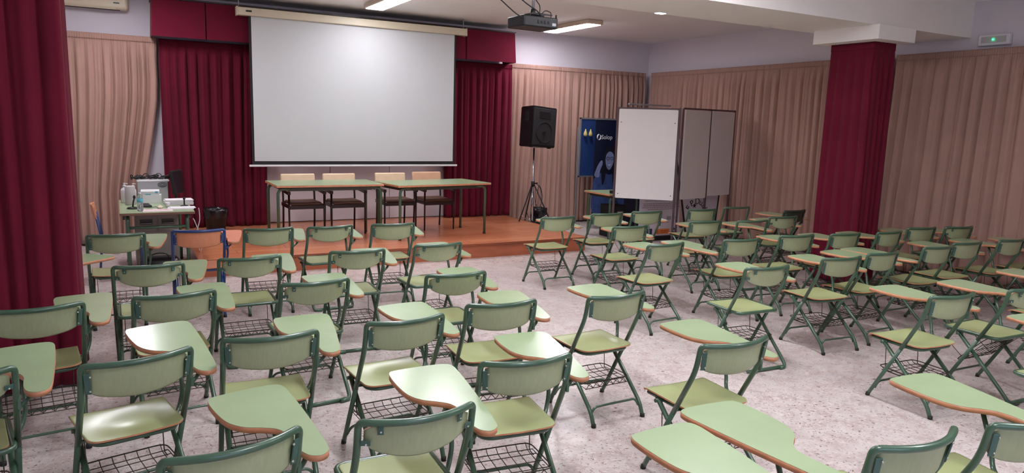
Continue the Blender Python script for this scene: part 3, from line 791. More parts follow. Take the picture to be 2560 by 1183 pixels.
# ------------------------------------------------------------------ waste bins
def bin_(x, y, z, r, h, label):
    t = thing('waste_bin', label, 'bin', (x, y, z), 0, 'waste bins')
    part('bucket', lambda b: lathe(b, [(r*0.78, 0), (r*0.98, h*0.93), (r, h*0.95), (r*0.9, h*0.95), (r*0.7, 0.02)], n=24), BPLAST, t)
    def bag(b):
        rr = random.Random(int(x*100)); n = 36; rings = []
        for (q, zz, am) in ((0.96, h*0.60, .04), (1.02, h*0.72, .06), (1.06, h*0.9, .06), (1.05, h, .05), (0.95, h*1.01, .05), (0.86, h*0.9, .04), (0.8, h*0.6, .02)):
            rings.append([b.verts.new((r*(q+am*rr.uniform(-1, 1))*math.cos(2*PI*k/n), r*(q+am*rr.uniform(-1, 1))*math.sin(2*PI*k/n), zz+h*0.04*rr.uniform(-1, 1))) for k in range(n)])
        for a, c in zip(rings, rings[1:]):
            for k in range(n):
                f = b.faces.new((a[k], a[(k+1) % n], c[(k+1) % n], c[k])); f.smooth = True
    part('bin_bag', bag, BAG, t)
bin_(1.16, 10.72, ZS, 0.155, 0.33, 'black waste bin with bag on the stage beside the left maroon curtain')
bin_(6.50, 10.80, 0, 0.14, 0.36, 'black waste bin with bag behind the loudspeaker stand')

# ------------------------------------------------------------------ loudspeaker on stand
ls = thing('speaker_stand', 'chrome tripod stand under the loudspeaker', 'stand', (6.15, 10.45, 0))
part('pole', lambda b: tube(b, [(0, 0, 0.25), (0, 0, 1.435)], 0.015, 12), CHROME, ls)
part('lower_tube', lambda b: tube(b, [(0, 0, 0.10), (0, 0, 0.83)], 0.021, 12), CHROME, ls)
part('collar', lambda b: (tube(b, [(0, 0, 0.80), (0, 0, 0.87)], 0.032, 12), tube(b, [(0, 0, 0.83), (0.08, -0.02, 0.84)], 0.012, 8)), BPLAST, ls)
part('lower_collar', lambda b: tube(b, [(0, 0, 0.12), (0, 0, 0.18)], 0.03, 12), BPLAST, ls)
for a in (200, 320, 80):
    ca, sa = math.cos(math.radians(a)), math.sin(math.radians(a))
    fx, fy, fz = (0.42*ca, 0.42*sa, 0.01) if a != 200 else (0.33*ca, 0.33*sa, ZS+0.012)
    l = part('leg', lambda b: tube(b, [(0.02*ca, 0.02*sa, 0.82), (fx, fy, fz)], 0.011, 8), BPLAST, ls)
    part('brace', lambda b: tube(b, [(0.02*ca, 0.02*sa, 0.15), (0.27*ca, 0.27*sa, 0.31)], 0.008, 8), CHROME, l)
part('cable', lambda b: tube(b, catmull([(0.05, -0.03, 0.83), (0.14, -0.04, 0.72), (0.15, -0.04, 0.45), (0.08, -0.05, 0.38), (0.05, -0.03, 0.5), (0.11, -0.02, 0.8), (0.17, -0.05, 0.6), (0.10, -0.05, 0.42), (0.03, -0.04, 0.55), (0.04, -0.03, 0.80)], 6, False)[:54], 0.005, 6), BPLAST, ls)
part('cable', lambda b: tube(b, [(0.0, -0.03, 0.7), (-0.05, -0.05, 0.4), (-0.09, -0.08, 0.15), (-0.2, -0.02, 0.02)], 0.005, 6), BPLAST, ls)
lo = thing('loudspeaker', 'big black loudspeaker on the chrome tripod', 'loudspeaker', (6.17, 10.45, 1.45))
lo.rotation_euler = (math.radians(-2), math.radians(4), math.radians(10))
def cab(b):
    prism(b, [(-0.27, -0.2), (0.27, -0.2), (0.19, 0.2), (-0.19, 0.2)], 0, 0.66, smooth=False)
    bmesh.ops.bevel(b, geom=list(b.edges), offset=0.012, segments=2, affect='EDGES')
part('cabinet', cab, BPLAST, lo)
part('grille', lambda b: box(b, (0, -0.202, 0.33), (0.49, 0.012, 0.60), bev=0.005), BGRILLE, lo)
part('horn', lambda b: box(b, (0, -0.21, 0.52), (0.24, 0.006, 0.12), bev=0.002), BPLAST, lo)
part('woofer', lambda b: [tube(b, [(0.17*math.cos(i*PI/16), -0.212, 0.24+0.17*math.sin(i*PI/16)) for i in range(32)], 0.006, 6, True), lathe(b, [(0.03, 0), (0.04, 0.01)], (0, -0.2, 0.24), 12)], BPLAST, lo)
part('handle', lambda b: (box(b, (-0.235, -0.02, 0.50), (0.01, 0.12, 0.17), rz=math.radians(-11), bev=0.004), box(b, (-0.239, -0.02, 0.50), (0.012, 0.08, 0.10), rz=math.radians(-11), bev=0.003, mi=1)), [BGRILLE, BLACK], lo)
for sx in (-0.2, 0.2): part('rubber_foot', lambda b: box(b, (sx, -0.12, -0.008), (0.05, 0.05, 0.016), bev=0.003), CAP, lo)

# ------------------------------------------------------------------ boards and banners at the right
def post_frame(t, L, zt):
    part('post', lambda b: box(b, (-0.02, 0, zt/2+0.015), (0.035, 0.035, zt), bev=0.004), BRONZE, t)
    part('post', lambda b: box(b, (L+0.02, 0, zt/2+0.015), (0.035, 0.035, zt), bev=0.004), BRONZE, t)
    part('top_rail', lambda b: box(b, (L/2, 0, zt-0.005), (L+0.05, 0.03, 0.03)), BRONZE, t)
a0, a1 = Vector((6.80, 9.0)), Vector((7.45, 8.40)); d = a1-a0
wb = thing('whiteboard', 'white rectangular board on dark posts, turned towards the chairs', 'whiteboard', (a0.x, a0.y, 0), math.atan2(d.y, d.x))
Lw = d.length
def rrect(x0, x1, z0, z1, r):
    P = rpath([(x0, z0, 0), (x1, z0, 0), (x1, z1, 0), (x0, z1, 0)], r, 4, True); return [(p.x, p.y) for p in P]
def plate(b, x0, x1, z0, z1, y0, y1, r=0.02, mi=0):
    P = rrect(x0, x1, z0, z1, r); n = len(P)
    a = [b.verts.new((p[0], y0, p[1])) for p in P]; c = [b.verts.new((p[0], y1, p[1])) for p in P]
    for f in (b.faces.new(a), b.faces.new(c[::-1])): f.material_index = mi
    for i in range(n): b.faces.new((a[i], c[i], c[(i+1) % n], a[(i+1) % n])).material_index = mi
part('board', lambda b: plate(b, 0.0, Lw-0.0, 0.73, 2.10, -0.035, -0.018), WBOARD, wb)
post_frame(wb, Lw, 2.115)
part('screw', lambda b: [tube(b, [(x, -0.035, z), (x, -0.038, z)], 0.008, 8) for x in (0.04, Lw-0.04) for z in (0.80, 1.9)], BRONZE, wb)
c0, c1, c2 = Vector((7.60, 8.45)), Vector((8.27, 8.57)), Vector((8.90, 8.68))
fp = thing('folding_partition', 'folding partition of two beige panels right of the whiteboard', 'partition', (c0.x, c0.y, 0), 0)
for (p, q, z0) in ((c0, c1, 0.735), (c1, c2, 0.765)):
    e = q-p; an = math.atan2(e.y, e.x); l = e.length
    pn = part('panel', lambda b: plate(b, 0.03, l-0.02, z0, 2.11, -0.02, 0.0, 0.015), WBOARD2, fp, (p.x-c0.x, p.y-c0.y, 0), (0, 0, an))
for p in (c1, c2):
    part('post', lambda b: box(b, (0, 0, 1.08), (0.032, 0.032, 2.13), bev=0.004), BRONZE, fp, (p.x-c0.x, p.y-c0.y, 0), (0, 0, 0.18))
part('post', lambda b: box(b, (0, 0, 1.07), (0.025, 0.025, 2.12), bev=0.004), BRONZE, fp, (0.0, 0.01, 0), (0, 0, 0.18))
part('top_rail', lambda b: (box(b, ((c1.x-c0.x)/2, 0.06, 2.13), ((c1-c0).length, 0.02, 0.025), rz=0.178), box(b, ((c1.x+c2.x)/2-c0.x, 0.175, 2.13), ((c2-c1).length, 0.02, 0.025), rz=0.173)), BRONZE, fp)
part('brace', lambda b: box(b, (c2.x-c0.x+0.02, c2.y-c0.y+0.12, 2.0), (0.02, 0.26, 0.02), rx=0.9), BRONZE, fp)

# roll-up banner with logos
eu = thing('banner_stand', 'white roll-up banner with small grey text, blue flag and orange block behind the boards', 'banner', (7.35, 9.06, 0), 0.0)
part('base', lambda b: box(b, (0.42, 0.0, 0.035), (0.90, 0.16, 0.07), bev=0.015), BPLAST, eu)
part('sheet', lambda b: box(b, (0.42, 0, 0.865), (0.86, 0.003, 1.6)), BANW, eu)
part('top_bar', lambda b: box(b, (0.42, 0, 1.67), (0.87, 0.02, 0.025), bev=0.005), ALU, eu)
def lines(b):
    rr = random.Random(3)
    for (z, x0, x1) in ((0.650, 0.10, 0.72), (0.600, 0.07, 0.78), (0.570, 0.07, 0.79), (0.540, 0.05, 0.80), (0.508, 0.16, 0.64), (0.285, 0.14, 0.62)):
        x = x0
        while x < x1:
            w = rr.uniform(0.02, 0.06); box(b, (x+w/2, -0.003, z), (w, 0.001, 0.012)); x += w+0.009
part('small_text', lines, INKG, eu)
part('grey_logo', lambda b: (box(b, (0.62, -0.003, 0.355), (0.10, 0.001, 0.06)), tube(b, [(0.72+0.03*math.cos(k*PI/6), -0.003, 0.355+0.03*math.sin(k*PI/6)) for k in range(12)], 0.006, 4, True)), INKG, eu)
def flag(b):
    box(b, (0.215, -0.003, 0.145), (0.13, 0.001, 0.09))
    for k in range(12):
        box(b, (0.215+0.028*math.cos(k*PI/6), -0.0045, 0.145+0.028*math.sin(k*PI/6)), (0.006, 0.001, 0.006), mi=1)
part('flag_logo', flag, [FLAGB, FLAGO], eu)
part('orange_logo', lambda b: (box(b, (0.49, -0.003, 0.135), (0.31, 0.001, 0.085)), box(b, (0.385, -0.0045, 0.135), (0.045, 0.001, 0.055), mi=1), box(b, (0.53, -0.0045, 0.145), (0.16, 0.001, 0.02), mi=1), box(b, (0.53, -0.0045, 0.118), (0.13, 0.001, 0.014), mi=1)), [FLAGO, FLAGR], eu)
def Alogo(b):
    tube(b, [(0.705, -0.003, 0.095), (0.745, -0.003, 0.185)], 0.008, 4); tube(b, [(0.745, -0.003, 0.185), (0.79, -0.003, 0.095)], 0.008, 4)
    tube(b, [(0.73, -0.003, 0.115), (0.76, -0.003, 0.118)], 0.006, 4); box(b, (0.745, -0.003, 0.075), (0.12, 0.001, 0.006))
part('letter_logo', Alogo, INK, eu)

# tapered banner with arched letters
dn = thing('tapered_banner', 'grey-white tapered banner with black arched letters FP Dual below the partition', 'banner', (8.13, 8.98, 0))
def taper(b, y0, y1, w):
    q = [(0.02+w, 0.02), (0.76-w, 0.02), (0.90-w, 1.3), (-0.10+w, 1.3)] if False else [(0.18-w, 0.03), (0.78+w, 0.03), (0.90+w, 1.35), (-0.14-w, 1.35)]
    a = [b.verts.new((x, y0, z)) for x, z in q]; c = [b.verts.new((x, y1, z)) for x, z in q]
    b.faces.new(a); b.faces.new(c[::-1])
    for i in range(4): b.faces.new((a[i], c[i], c[(i+1) % 4], a[(i+1) % 4]))
part('panel', lambda b: taper(b, -0.004, 0.004, 0), BANW, dn)
part('frame', lambda b: (tube(b, [(0.175, -0.002, 0.01), (-0.145, -0.002, 1.36)], 0.017, 6), tube(b, [(0.785, -0.002, 0.01), (0.905, -0.002, 1.36)], 0.017, 6)), BPLAST, dn)
ltm = []
def arcword(par):
    cx, cz, rad = 0.36, 0.425, 0.205
    bmm = bmesh.new()
    for ch, ang in (('F', 150), ('P', 121), ('D', 91), ('u', 60), ('a', 35), ('l', 14)):
        me = text_mesh('ch', ch, 0.15, INK, 0.001)
        bt = bmesh.new(); bt.from_mesh(me); a = math.radians(ang)
        Mx = Matrix.Translation((cx+rad*math.cos(a), -0.0065, cz+rad*math.sin(a))) @ Matrix.Rotation(-(a-PI/2), 4, 'Y') @ Matrix.Rotation(PI/2, 4, 'X') @ Matrix.Translation((-0.045, -0.05, 0))
        bmesh.ops.transform(bt, matrix=Mx, verts=bt.verts)
        m2 = bpy.data.meshes.new('t'); bt.to_mesh(m2); bt.free(); bmm.from_mesh(m2)
        bpy.data.meshes.remove(m2); bpy.data.meshes.remove(me)
    out = bpy.data.meshes.new('lettering'); bmm.to_mesh(out); bmm.free(); out.materials.append(INK)
    obj('lettering', out, par)
arcword(dn)
def star(b):
    P = []
    for k in range(10):
        r = 0.045 if k % 2 == 0 else 0.02; a = PI/2+k*PI/5; P.append((0.31+r*math.cos(a), 0.555+r*math.sin(a)))
    a = [b.verts.new((x, -0.0055, z)) for x, z in P]; c = [b.verts.new((x, -0.004, z)) for x, z in P]
    b.faces.new(a); b.faces.new(c[::-1])
    for i in range(10): b.faces.new((a[i], c[i], c[(i+1) % 10], a[(i+1) % 10]))
    lathe(b, [(0.075, -0.001), (0.075, 0.001)], (0, 0, 0), 24)
def star2(b):
    star(b)
    vs = [v for v in b.verts if abs(v.co.z) < 0.002]
    bmesh.ops.transform(b, matrix=Matrix.Translation((0.36, -0.005, 0.40)) @ Matrix.Rotation(PI/2, 4, 'X'), verts=vs)
part('star_emblem', star2, INK, dn)

# blue felt board with metal frame, and the navy banner before it
bb = thing('pin_board', 'blue pin board in an aluminium frame on legs, behind the navy banner', 'board', (7.39, 10.93, 0), 0.0)
part('felt', lambda b: box(b, (0.55, 0, 1.43), (1.10, 0.02, 1.03)), BLUEF, bb)
part('frame', lambda b: (box(b, (0, -0.004, 1.43), (0.03, 0.035, 1.08)), box(b, (1.1, -0.004, 1.43), (0.03, 0.035, 1.08)), box(b, (0.55, -0.004, 1.96), (1.13, 0.035, 0.025)), box(b, (0.55, -0.004, 0.905), (1.13, 0.035, 0.025))), ALU, bb)
for x in (-0.025, 1.125):
    l = part('leg', lambda b: box(b, (x, 0.01, 0.9), (0.03, 0.03, 1.8)), ALU, bb)
    part('foot', lambda b: box(b, (x, 0.0, 0.015), (0.035, 0.26, 0.03), bev=0.005), ALU, l)
for i, (x, lab) in enumerate(((7.465, 'left'), (7.575, 'right'))):
    t = thing('hanging_bulb', 'small yellow pear-shaped bulb on the pin board, %s one' % lab, 'ornament', (x, 10.86, 1.635), 0, 'yellow bulbs on the pin board')
    part('bulb', lambda b: lathe(b, [(0.005, 0), (0.03, 0.012), (0.038, 0.035), (0.03, 0.07), (0.012, 0.11), (0.005, 0.135)], n=14), YELLOW, t)
    part('string', lambda b: tube(b, [(0, 0, 0.13), (0, 0.0, 0.17)], 0.003, 5), BPLAST, t)
nb = thing('banner_stand', 'navy roll-up banner with white lettering and a blue-toned portrait', 'banner', (7.46, 10.55, 0), 0.0)
part('base', lambda b: box(b, (0.42, 0, 0.035), (0.88, 0.18, 0.07), bev=0.012), ALU, nb)
part('sheet', lambda b: box(b, (0.42, 0, 1.0), (0.84, 0.003, 1.90)), NAVY, nb)
part('top_bar', lambda b: box(b, (0.42, 0, 1.95), (0.85, 0.02, 0.02)), ALU, nb)
obj('lettering', text_mesh('lettering', 'Solop', 0.108, WHINK, 0.0008), nb, (0.135, -0.003, 1.60), (PI/2, 0, 0))
def swirl(b):
    for s in (0, 1):
        P = []
        for k in range(13):
            a = math.radians(70+s*180+k*14); P.append((0.085+0.036*math.cos(a), -0.003, 1.635+0.046*math.sin(a)))
        tube(b, P, [0.004+0.009*math.sin(PI*k/12) for k in range(13)], 5)
part('logo', swirl, WHINK, nb)
def flatpoly(b, pts, y, th=0.0012):
    P = [(p.x, p.y) for p in catmull([(x, z, 0) for x, z in pts], 5)]; n = len(P)
    a = [b.verts.new((x, y, z)) for x, z in P]; c = [b.verts.new((x, y+th, z)) for x, z in P]
    b.faces.new(a); b.faces.new(c[::-1])
    for i in range(n): b.faces.new((a[i], c[i], c[(i+1) % n], a[(i+1) % n]))
part('portrait_clothes', lambda b: flatpoly(b, [(0.0, 0.30), (0.0, 0.80), (0.06, 0.93), (0.2, 1.0), (0.35, 0.96), (0.52, 0.98), (0.7, 0.8), (0.8, 0.3), (0.4, 0.2)], -0.0032), FIGC, nb)
part('portrait_hair', lambda b: flatpoly(b, [(0.20, 0.78), (0.17, 1.0), (0.19, 1.25), (0.24, 1.42), (0.34, 1.47), (0.46, 1.42), (0.52, 1.2), (0.5, 0.95), (0.44, 0.8), (0.40, 1.05), (0.28, 1.0), (0.25, 0.85)], -0.0046), FIGD, nb)
part('portrait_face', lambda b: (flatpoly(b, [(0.25, 1.22), (0.27, 1.33), (0.34, 1.38), (0.42, 1.33), (0.43, 1.2), (0.38, 1.08), (0.33, 1.05), (0.28, 1.10)], -0.006),
     flatpoly(b, [(0.02, 0.95), (0.08, 1.12), (0.16, 1.22), (0.19, 1.16), (0.14, 1.04), (0.12, 0.92)], -0.006)), FIGB, nb)
part('portrait_glasses', lambda b: [tube(b, [(cx+0.035*math.cos(k*PI/7), -0.0075, 1.255+0.028*math.sin(k*PI/7)) for k in range(14)], 0.004, 4, True) for cx in (0.30, 0.39)], FIGD, nb)
part('portrait_smile', lambda b: flatpoly(b, [(0.305, 1.15), (0.34, 1.14), (0.375, 1.16), (0.34, 1.125)], -0.0072), WHINK, nb)
# rear banner case of which the silver top bar shows above the whiteboard
rb = thing('banner_stand', 'dark roll-up banner showing its silver top bar above the whiteboard', 'banner', (7.83, 10.1, 0))
part('base', lambda b: box(b, (0.46, 0, 0.03), (0.95, 0.14, 0.06), bev=0.01), BPLAST, rb)
part('sheet', lambda b: box(b, (0.46, 0, 1.11), (0.92, 0.003, 2.12)), NAVY, rb)
part('top_bar', lambda b: box(b, (0.46, 0, 2.222), (0.94, 0.03, 0.03), bev=0.005), ALU, rb)

# small table behind the whiteboard with things on and under it
stb = table('school_table', 'small green school table standing partly behind the whiteboard', (6.88, 9.24, 0), 0, 0.66, 0.74, 0.75)
tag(part('small_box', lambda b: box(b, (0, 0, 0.0265), (0.06, 0.09, 0.05), bev=0.004), BPLAST, None, (7.02, 9.36, 0.7505), (0, 0, 0.2)), 'small black box lying on the table behind the whiteboard', 'box')
mon = thing('equipment_case', 'black equipment case with a grey panel under the small table behind the whiteboard', 'case', (7.24, 9.62, 0))
part('case_body', lambda b: box(b, (0, 0, 0.27), (0.30, 0.34, 0.54), bev=0.02), BPLAST, mon)
part('front_panel', lambda b: box(b, (0.02, -0.172, 0.34), (0.12, 0.006, 0.2), bev=0.002), GREYM, mon)
part('carry_handle', lambda b: tube(b, rpath([(-0.08, 0, 0.54), (-0.08, 0, 0.58), (0.08, 0, 0.58), (0.08, 0, 0.54)], 0.02, 3), 0.008, 6), BPLAST, mon)

# ------------------------------------------------------------------ computer desk at the left
DZ = 0.76
dk = thing('desk', 'green topped desk with green tube frame left of the stage, full of equipment', 'desk', (-0.02, 8.62, 0))
W, D = 0.74, 1.35
tp = part('desktop', lambda b: box(b, (W/2, D/2, DZ-0.002), (W-0.005, D-0.005, 0.004)), LAM, dk)
part('edge_band', lambda b: box(b, (W/2, D/2, DZ-0.0165), (W, D, 0.025), bev=0.003), DEDGE, tp)
for yy in (0.1, D-0.1):
    for xx in (0.075, W-0.075):
        l = part('leg', lambda b: tube(b, rpath([(xx, yy+(0.16 if yy < 0.5 else -0.16), DZ-0.05), (xx, yy, DZ-0.05), (xx, yy, 0.01)], 0.08, 6), 0.02, 10), GREEN, dk)
        part('foot_cap', lambda b: tube(b, [(xx, yy, 0.025), (xx, yy, 0)], 0.022, 10), CAP, l)
    part('stretcher', lambda b: tube(b, [(0.075, yy, 0.585), (W-0.075, yy, 0.585)], 0.016, 10), GREEN, dk)
part('apron', lambda b: (box(b, (0.04, D/2, DZ-0.06), (0.02, D-0.3, 0.06)), box(b, (W-0.04, D/2, DZ-0.06), (0.02, D-0.3, 0.06))), DKTUBE, dk)
cb = thing('drawer_cabinet', 'grey metal drawer cabinet under the computer desk', 'cabinet', (0.13, 9.25, 0.0))
part('body', lambda b: box(b, (0.23, 0.25, 0.37), (0.46, 0.5, 0.62), bev=0.006), GREYM, cb)
part('plinth', lambda b: box(b, (0.23, 0.25, 0.03), (0.44, 0.46, 0.06)), BPLAST, cb)
for x0 in (0.012, 0.238):
    dr = part('drawer', lambda b: box(b, (x0+0.105, -0.004, 0.56), (0.205, 0.014, 0.2), bev=0.003), GREYM, cb)
    part('handle', lambda b: (box(b, (x0+0.105, -0.014, 0.575), (0.13, 0.008, 0.06), mi=1), tube(b, rpath([(x0+0.05, -0.012, 0.56), (x0+0.05, -0.035, 0.56), (x0+0.16, -0.035, 0.56), (x0+0.16, -0.012, 0.56)], 0.01, 3), 0.006, 6)), [ALU, DKTUBE], dr)
part('door', lambda b: box(b, (0.23, -0.004, 0.25), (0.43, 0.014, 0.36), bev=0.003), GREYM, cb)

def pump(x, y, h, r, label, body):
    t = thing('pump_bottle', label, 'bottle', (x, y, DZ), 0, 'pump bottles on the desk')
    part('bottle', lambda b: lathe(b, [(r*.9, 0), (r, 0.008), (r, h*0.62), (r*.85, h*0.70), (r*.35, h*0.78), (r*.35, h*.84)], n=18), body, t)
    part('pump', lambda b: (lathe(b, [(r*.42, h*.84), (r*.42, h*.9), (r*.15, h*.9), (r*.15, h*.97), (r*.3, h*.98), (r*.3, h)], n=12), tube(b, [(0, 0, h*.985), (r*0.95, -r*.2, h*.965)], r*.12, 6)), WHITE, t)
    part('label_print', lambda b: box(b, (r*.5, -r*.80, h*0.22), (r*.5, 0.003, h*.08), rz=0.5), DKTUBE, t)
pump(0.045, 9.66, 0.235, 0.042, 'white pump bottle at the far left corner of the desk', WHITE)
pump(0.135, 9.60, 0.235, 0.034, 'white pump bottle behind the paper roll', WHITE)
tag(part('paper_roll', lambda b: lathe(b, [(0.052, 0), (0.055, 0.004), (0.055, 0.215), (0.052, 0.22), (0.02, 0.22), (0.02, 0.19)], n=24), mat('roll_paper', (190, 184, 186), 0.8), None, (0.10, 9.44, DZ)), 'tall white paper roll standing on the desk next to the pump bottle', 'paper roll')
wbt = thing('water_bottle', 'clear plastic water bottle at the near left of the desk', 'bottle', (0.185, 8.80, DZ))
part('bottle', lambda b: lathe(b, [(0.028, 0), (0.031, 0.006), (0.031, 0.05), (0.029, 0.07), (0.031, 0.09), (0.031, 0.14), (0.012, 0.178), (0.012, 0.19)], n=18), PLASTC, wbt)
part('cap', lambda b: lathe(b, [(0.014, 0.188), (0.014, 0.203)], n=14), WHITE, wbt)
part('label_band', lambda b: lathe(b, [(0.0316, 0.095), (0.0316, 0.135)], n=18), TEAL, wbt)
def mic(x, y, label, h, lean, r):
    t = thing('desk_microphone', label, 'microphone', (x, y, DZ), 0, 'desk microphones')
    part('base', lambda b: lathe(b, [(r, 0), (r, 0.008), (r*.8, 0.018), (r*.3, 0.024)], n=20), BPLAST, t)
    part('neck', lambda b: tube(b, [(0, 0, 0.02), (lean*0.4, 0, h*.5), (lean, 0, h*.8)], 0.008, 8), BPLAST, t)
    part('head', lambda b: tube(b, [(lean, 0, h*.78), (lean*1.02, 0, h*.86), (lean*1.05, 0, h)], [0.012, 0.015, 0.011], 10), BGRILLE, t)
mic(0.648, 9.08, 'small black desk microphone on the papers at the right of the desk', 0.11, 0.0, 0.045)
mic(0.115, 9.02, 'black desk microphone beside the water bottle, bent upright', 0.15, 0.02, 0.06)
bx = thing('tissue_box', 'white cardboard box with blue print standing on the desk', 'box', (0.335, 9.60, DZ), math.radians(-4))
part('carton', lambda b: box(b, (0, 0, 0.05), (0.20, 0.13, 0.10), bev=0.002), WHITE, bx)
part('mask_pack', lambda b: (box(b, (-0.02, 0.0, 0.125), (0.2, 0.12, 0.05), rx=0.12, bev=0.006), box(b, (0.05, -0.062, 0.13), (0.03, 0.002, 0.025), mi=1, rx=0.12), box(b, (-0.04, -0.064, 0.105), (0.06, 0.002, 0.014), mi=1, rx=0.12)), [WHITE, TEAL], bx)
tw = thing('computer_tower', 'grey computer tower at the back of the desk behind the white box', 'computer', (0.19, 9.72, DZ), math.radians(3))
part('case', lambda b: box(b, (0.165, 0.10, 0.122), (0.335, 0.16, 0.24), bev=0.006), GREYP, tw)
part('lid', lambda b: box(b, (0.17, 0.10, 0.25), (0.36, 0.18, 0.018), bev=0.004), WHITE, tw)
part('fan_grille', lambda b: [tube(b, [(0.27+r*math.cos(k*PI/8), 0.016, 0.20+r*0.6*math.sin(k*PI/8)) for k in range(16)], 0.003, 4, True) for r in (0.05, 0.035, 0.02)], DKTUBE, tw)
def cables(b):
    rr = random.Random(5)
    for k in range(16):
        P = []; x = rr.uniform(-0.03, 0.32); y = rr.uniform(0.05, 0.16)
        for j in range(7):
            P.append((min(0.36, max(-0.06, x)), y, 0.268+abs(math.sin(j*0.9+k))*rr.uniform(0.0, 0.05)))
            x += rr.uniform(-0.06, 0.07); y = min(0.17, max(0.03, y+rr.uniform(-0.04, 0.04)))
        tube(b, catmull([tuple(p) for p in P], 4)[:24], 0.006, 5)
    for j in (0.10, 0.24):
        tube(b, [(j+0.035*math.cos(t*PI/8), 0.1, 0.29+0.045*math.sin(t*PI/8)) for t in range(9)], 0.005, 5)
cbo = part('cable_tangle', cables, BPLAST, None, (0.19, 9.72, DZ), (0, 0, math.radians(3)))
tag(cbo, 'tangle of black cables lying on top of the computer tower', 'cables')
mo = thing('monitor', 'thin dark computer monitor seen from the side at the back right of the desk', 'monitor', (0.628, 9.80, DZ), math.radians(68))
part('screen', lambda b: box(b, (0, 0, 0.23), (0.36, 0.03, 0.29), rx=math.radians(-5), bev=0.005), BPLAST, mo)
part('glass', lambda b: box(b, (0, -0.017, 0.23), (0.33, 0.003, 0.26), rx=math.radians(-5)), SCR, mo)
part('stand', lambda b: (box(b, (0, 0.02, 0.06), (0.05, 0.02, 0.12)), box(b, (0, 0.02, 0.006), (0.2, 0.13, 0.012), bev=0.004)), BPLAST, mo)
for i in range(1):
    t = tag(part('paper_ream', lambda b: [box(b, (rx, ry, 0.008+k*0.0155), (0.30, 0.21, 0.014), rz=rz_, bev=0.002) for k, (rx, ry, rz_) in enumerate([(0, 0, 0.02), (0.006, 0.003, -0.02), (-0.005, 0.0, 0.03), (0.003, -0.004, 0.0)])], PAPER, None, (0.605, 9.36, DZ), (0, 0, 0.06)),
            'thick white stack of paper on the right of the desk', 'paper')
tag(part('paper_folder', lambda b: (box(b, (0, 0, 0.004), (0.27, 0.19, 0.008), bev=0.001), box(b, (0.02, 0.01, 0.0105), (0.26, 0.17, 0.004), rz=0.07)), PAPER, None, (0.60, 8.93, DZ), (0, 0, -0.05)), 'white folder with papers at the near right edge of the desk', 'paper')
tag(part('printed_sheets', lambda b: (box(b, (0, 0, 0.002), (0.30, 0.24, 0.004), rz=0.02), box(b, (-0.08, 0.08, 0.0046), (0.07, 0.02, 0.001), mi=1), box(b, (0.05, 0.05, 0.0046), (0.1, 0.03, 0.001), mi=1)), [PINKP, mat('red_print', (170, 90, 100), 0.6)], None, (0.355, 8.80, DZ)), 'pinkish printed sheets lying at the near edge of the desk', 'paper')
tag(part('crumpled_cup', lambda b: lathe(b, [(0.022, 0), (0.03, 0.05), (0.028, 0.055)], n=9), PAPER, None, (0.47, 9.09, DZ)), 'small white crumpled paper cup in the middle of the desk', 'cup')
ms = thing('computer_mouse', 'pale green computer mouse with its cable in the middle of the desk', 'mouse', (0.39, 9.02, DZ), 0.0)
part('shell', lambda b: sheet(b, lambda u, v: (u*0.032*math.sqrt(max(0.05, 1-(2*v-1)**4)), (v-.5)*0.11, 0.012+0.022*(1-u*u)*math.sin(PI*v)), [-1+i/5 for i in range(11)], [i/10 for i in range(11)], 0.01, 0, 0), CASE, ms)
part('cable', lambda b: tube(b, catmull([(0, 0.05, 0.005), (-0.05, 0.1, 0.005), (-0.1, 0.04, 0.005), (-0.16, 0.08, 0.005)], 5)[:16], 0.003, 5), BPLAST, ms)
tag(part('keyboard', lambda b: box(b, (0, 0, 0.008), (0.1, 0.28, 0.016), rz=0.1, bev=0.003), BPLAST, None, (0.25, 9.28, DZ)), 'black keyboard lying lengthwise behind the water bottle', 'keyboard')
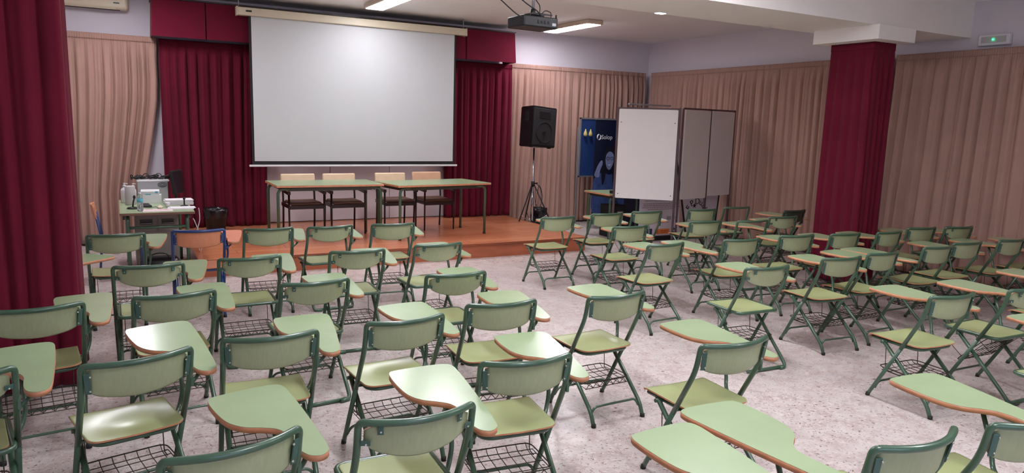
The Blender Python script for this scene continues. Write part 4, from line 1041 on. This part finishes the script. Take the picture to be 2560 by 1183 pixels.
tag(part('power_cord', lambda b: [tube(b, catmull([(0, 0, 0.72), (0.01, 0.02, 0.6), (-0.02, 0.03, 0.45), (0.02, 0.02, 0.3), (0.0, 0.05, 0.225)], 5)[:20], 0.005, 6), tube(b, catmull([(-0.06, 0.05, 0.60), (-0.02, 0.04, 0.5), (0.0, 0.03, 0.4), (-0.02, 0.05, 0.32), (0, 0.08, 0.225)], 5)[:20], 0.005, 6)], WHITE, None, (0.80, 9.1, 0)), 'white power cords hanging below the right side of the desk', 'cord')
bg = thing('equipment_bag', 'black bag lying on the floor under the computer desk', 'bag', (0.36, 9.02, 0), 0)
part('bag_body', lambda b: box(b, (0, 0, 0.10), (0.42, 0.26, 0.20), bev=0.07), BAG, bg)
part('bag_handle', lambda b: tube(b, [(0.1*math.cos(k*PI/8), 0.0, 0.19+0.05*math.sin(k*PI/8)) for k in range(9)], 0.007, 6), BPLAST, bg)

# orange school chair left of the desk
oc = thing('school_chair', 'orange school chair with blue legs left of the computer desk, facing it', 'chair', (0.0, 9.02, 0), math.radians(-90))
us = [-1+i/6 for i in range(13)]; vs = [i/10 for i in range(11)]
part('seat', lambda b: sheet(b, lambda u, v: (u*0.19*(1-0.12*abs(2*v-1)**6), -0.19+0.38*v, 0.45-0.012*math.sin(PI*v)*(1-u*u)), us, vs, 0.01, 0, 1), [ORANGE, EDGE], oc)
part('backrest', lambda b: sheet(b, lambda u, v: (u*0.19*(1-0.1*abs(2*v-1)**4), -0.24-0.03*(1-u*u)-0.03*v, 0.66+0.17*v), us, vs, 0.01, 0, 1), [ORANGE, EDGE], oc)
for s in (-1, 1):
    part('leg', lambda b: tube(b, rpath([(s*0.17, -0.245, 0.72), (s*0.17, -0.2, 0.45), (s*0.19, -0.24, 0.01)], 0.06, 5), 0.011, 8), BLUE, oc)
    part('leg', lambda b: tube(b, rpath([(s*0.17, -0.15, 0.43), (s*0.17, 0.17, 0.43), (s*0.19, 0.20, 0.01)], 0.06, 5), 0.011, 8), BLUE, oc)

# ------------------------------------------------------------------ world and view
w = bpy.data.worlds.new('world'); SC.world = w; w.use_nodes = True
w.node_tree.nodes['Background'].inputs[0].default_value = (0.5, 0.5, 0.55, 1)
w.node_tree.nodes['Background'].inputs[1].default_value = 0.3
vs_ = SC.view_settings
vs_.view_transform = 'Standard'; vs_.look = 'None'; vs_.gamma = 1.0; vs_.exposure = 1.25
vs_.use_curve_mapping = False
SC.cycles.max_bounces = 8
SC.cycles.diffuse_bounces = 5
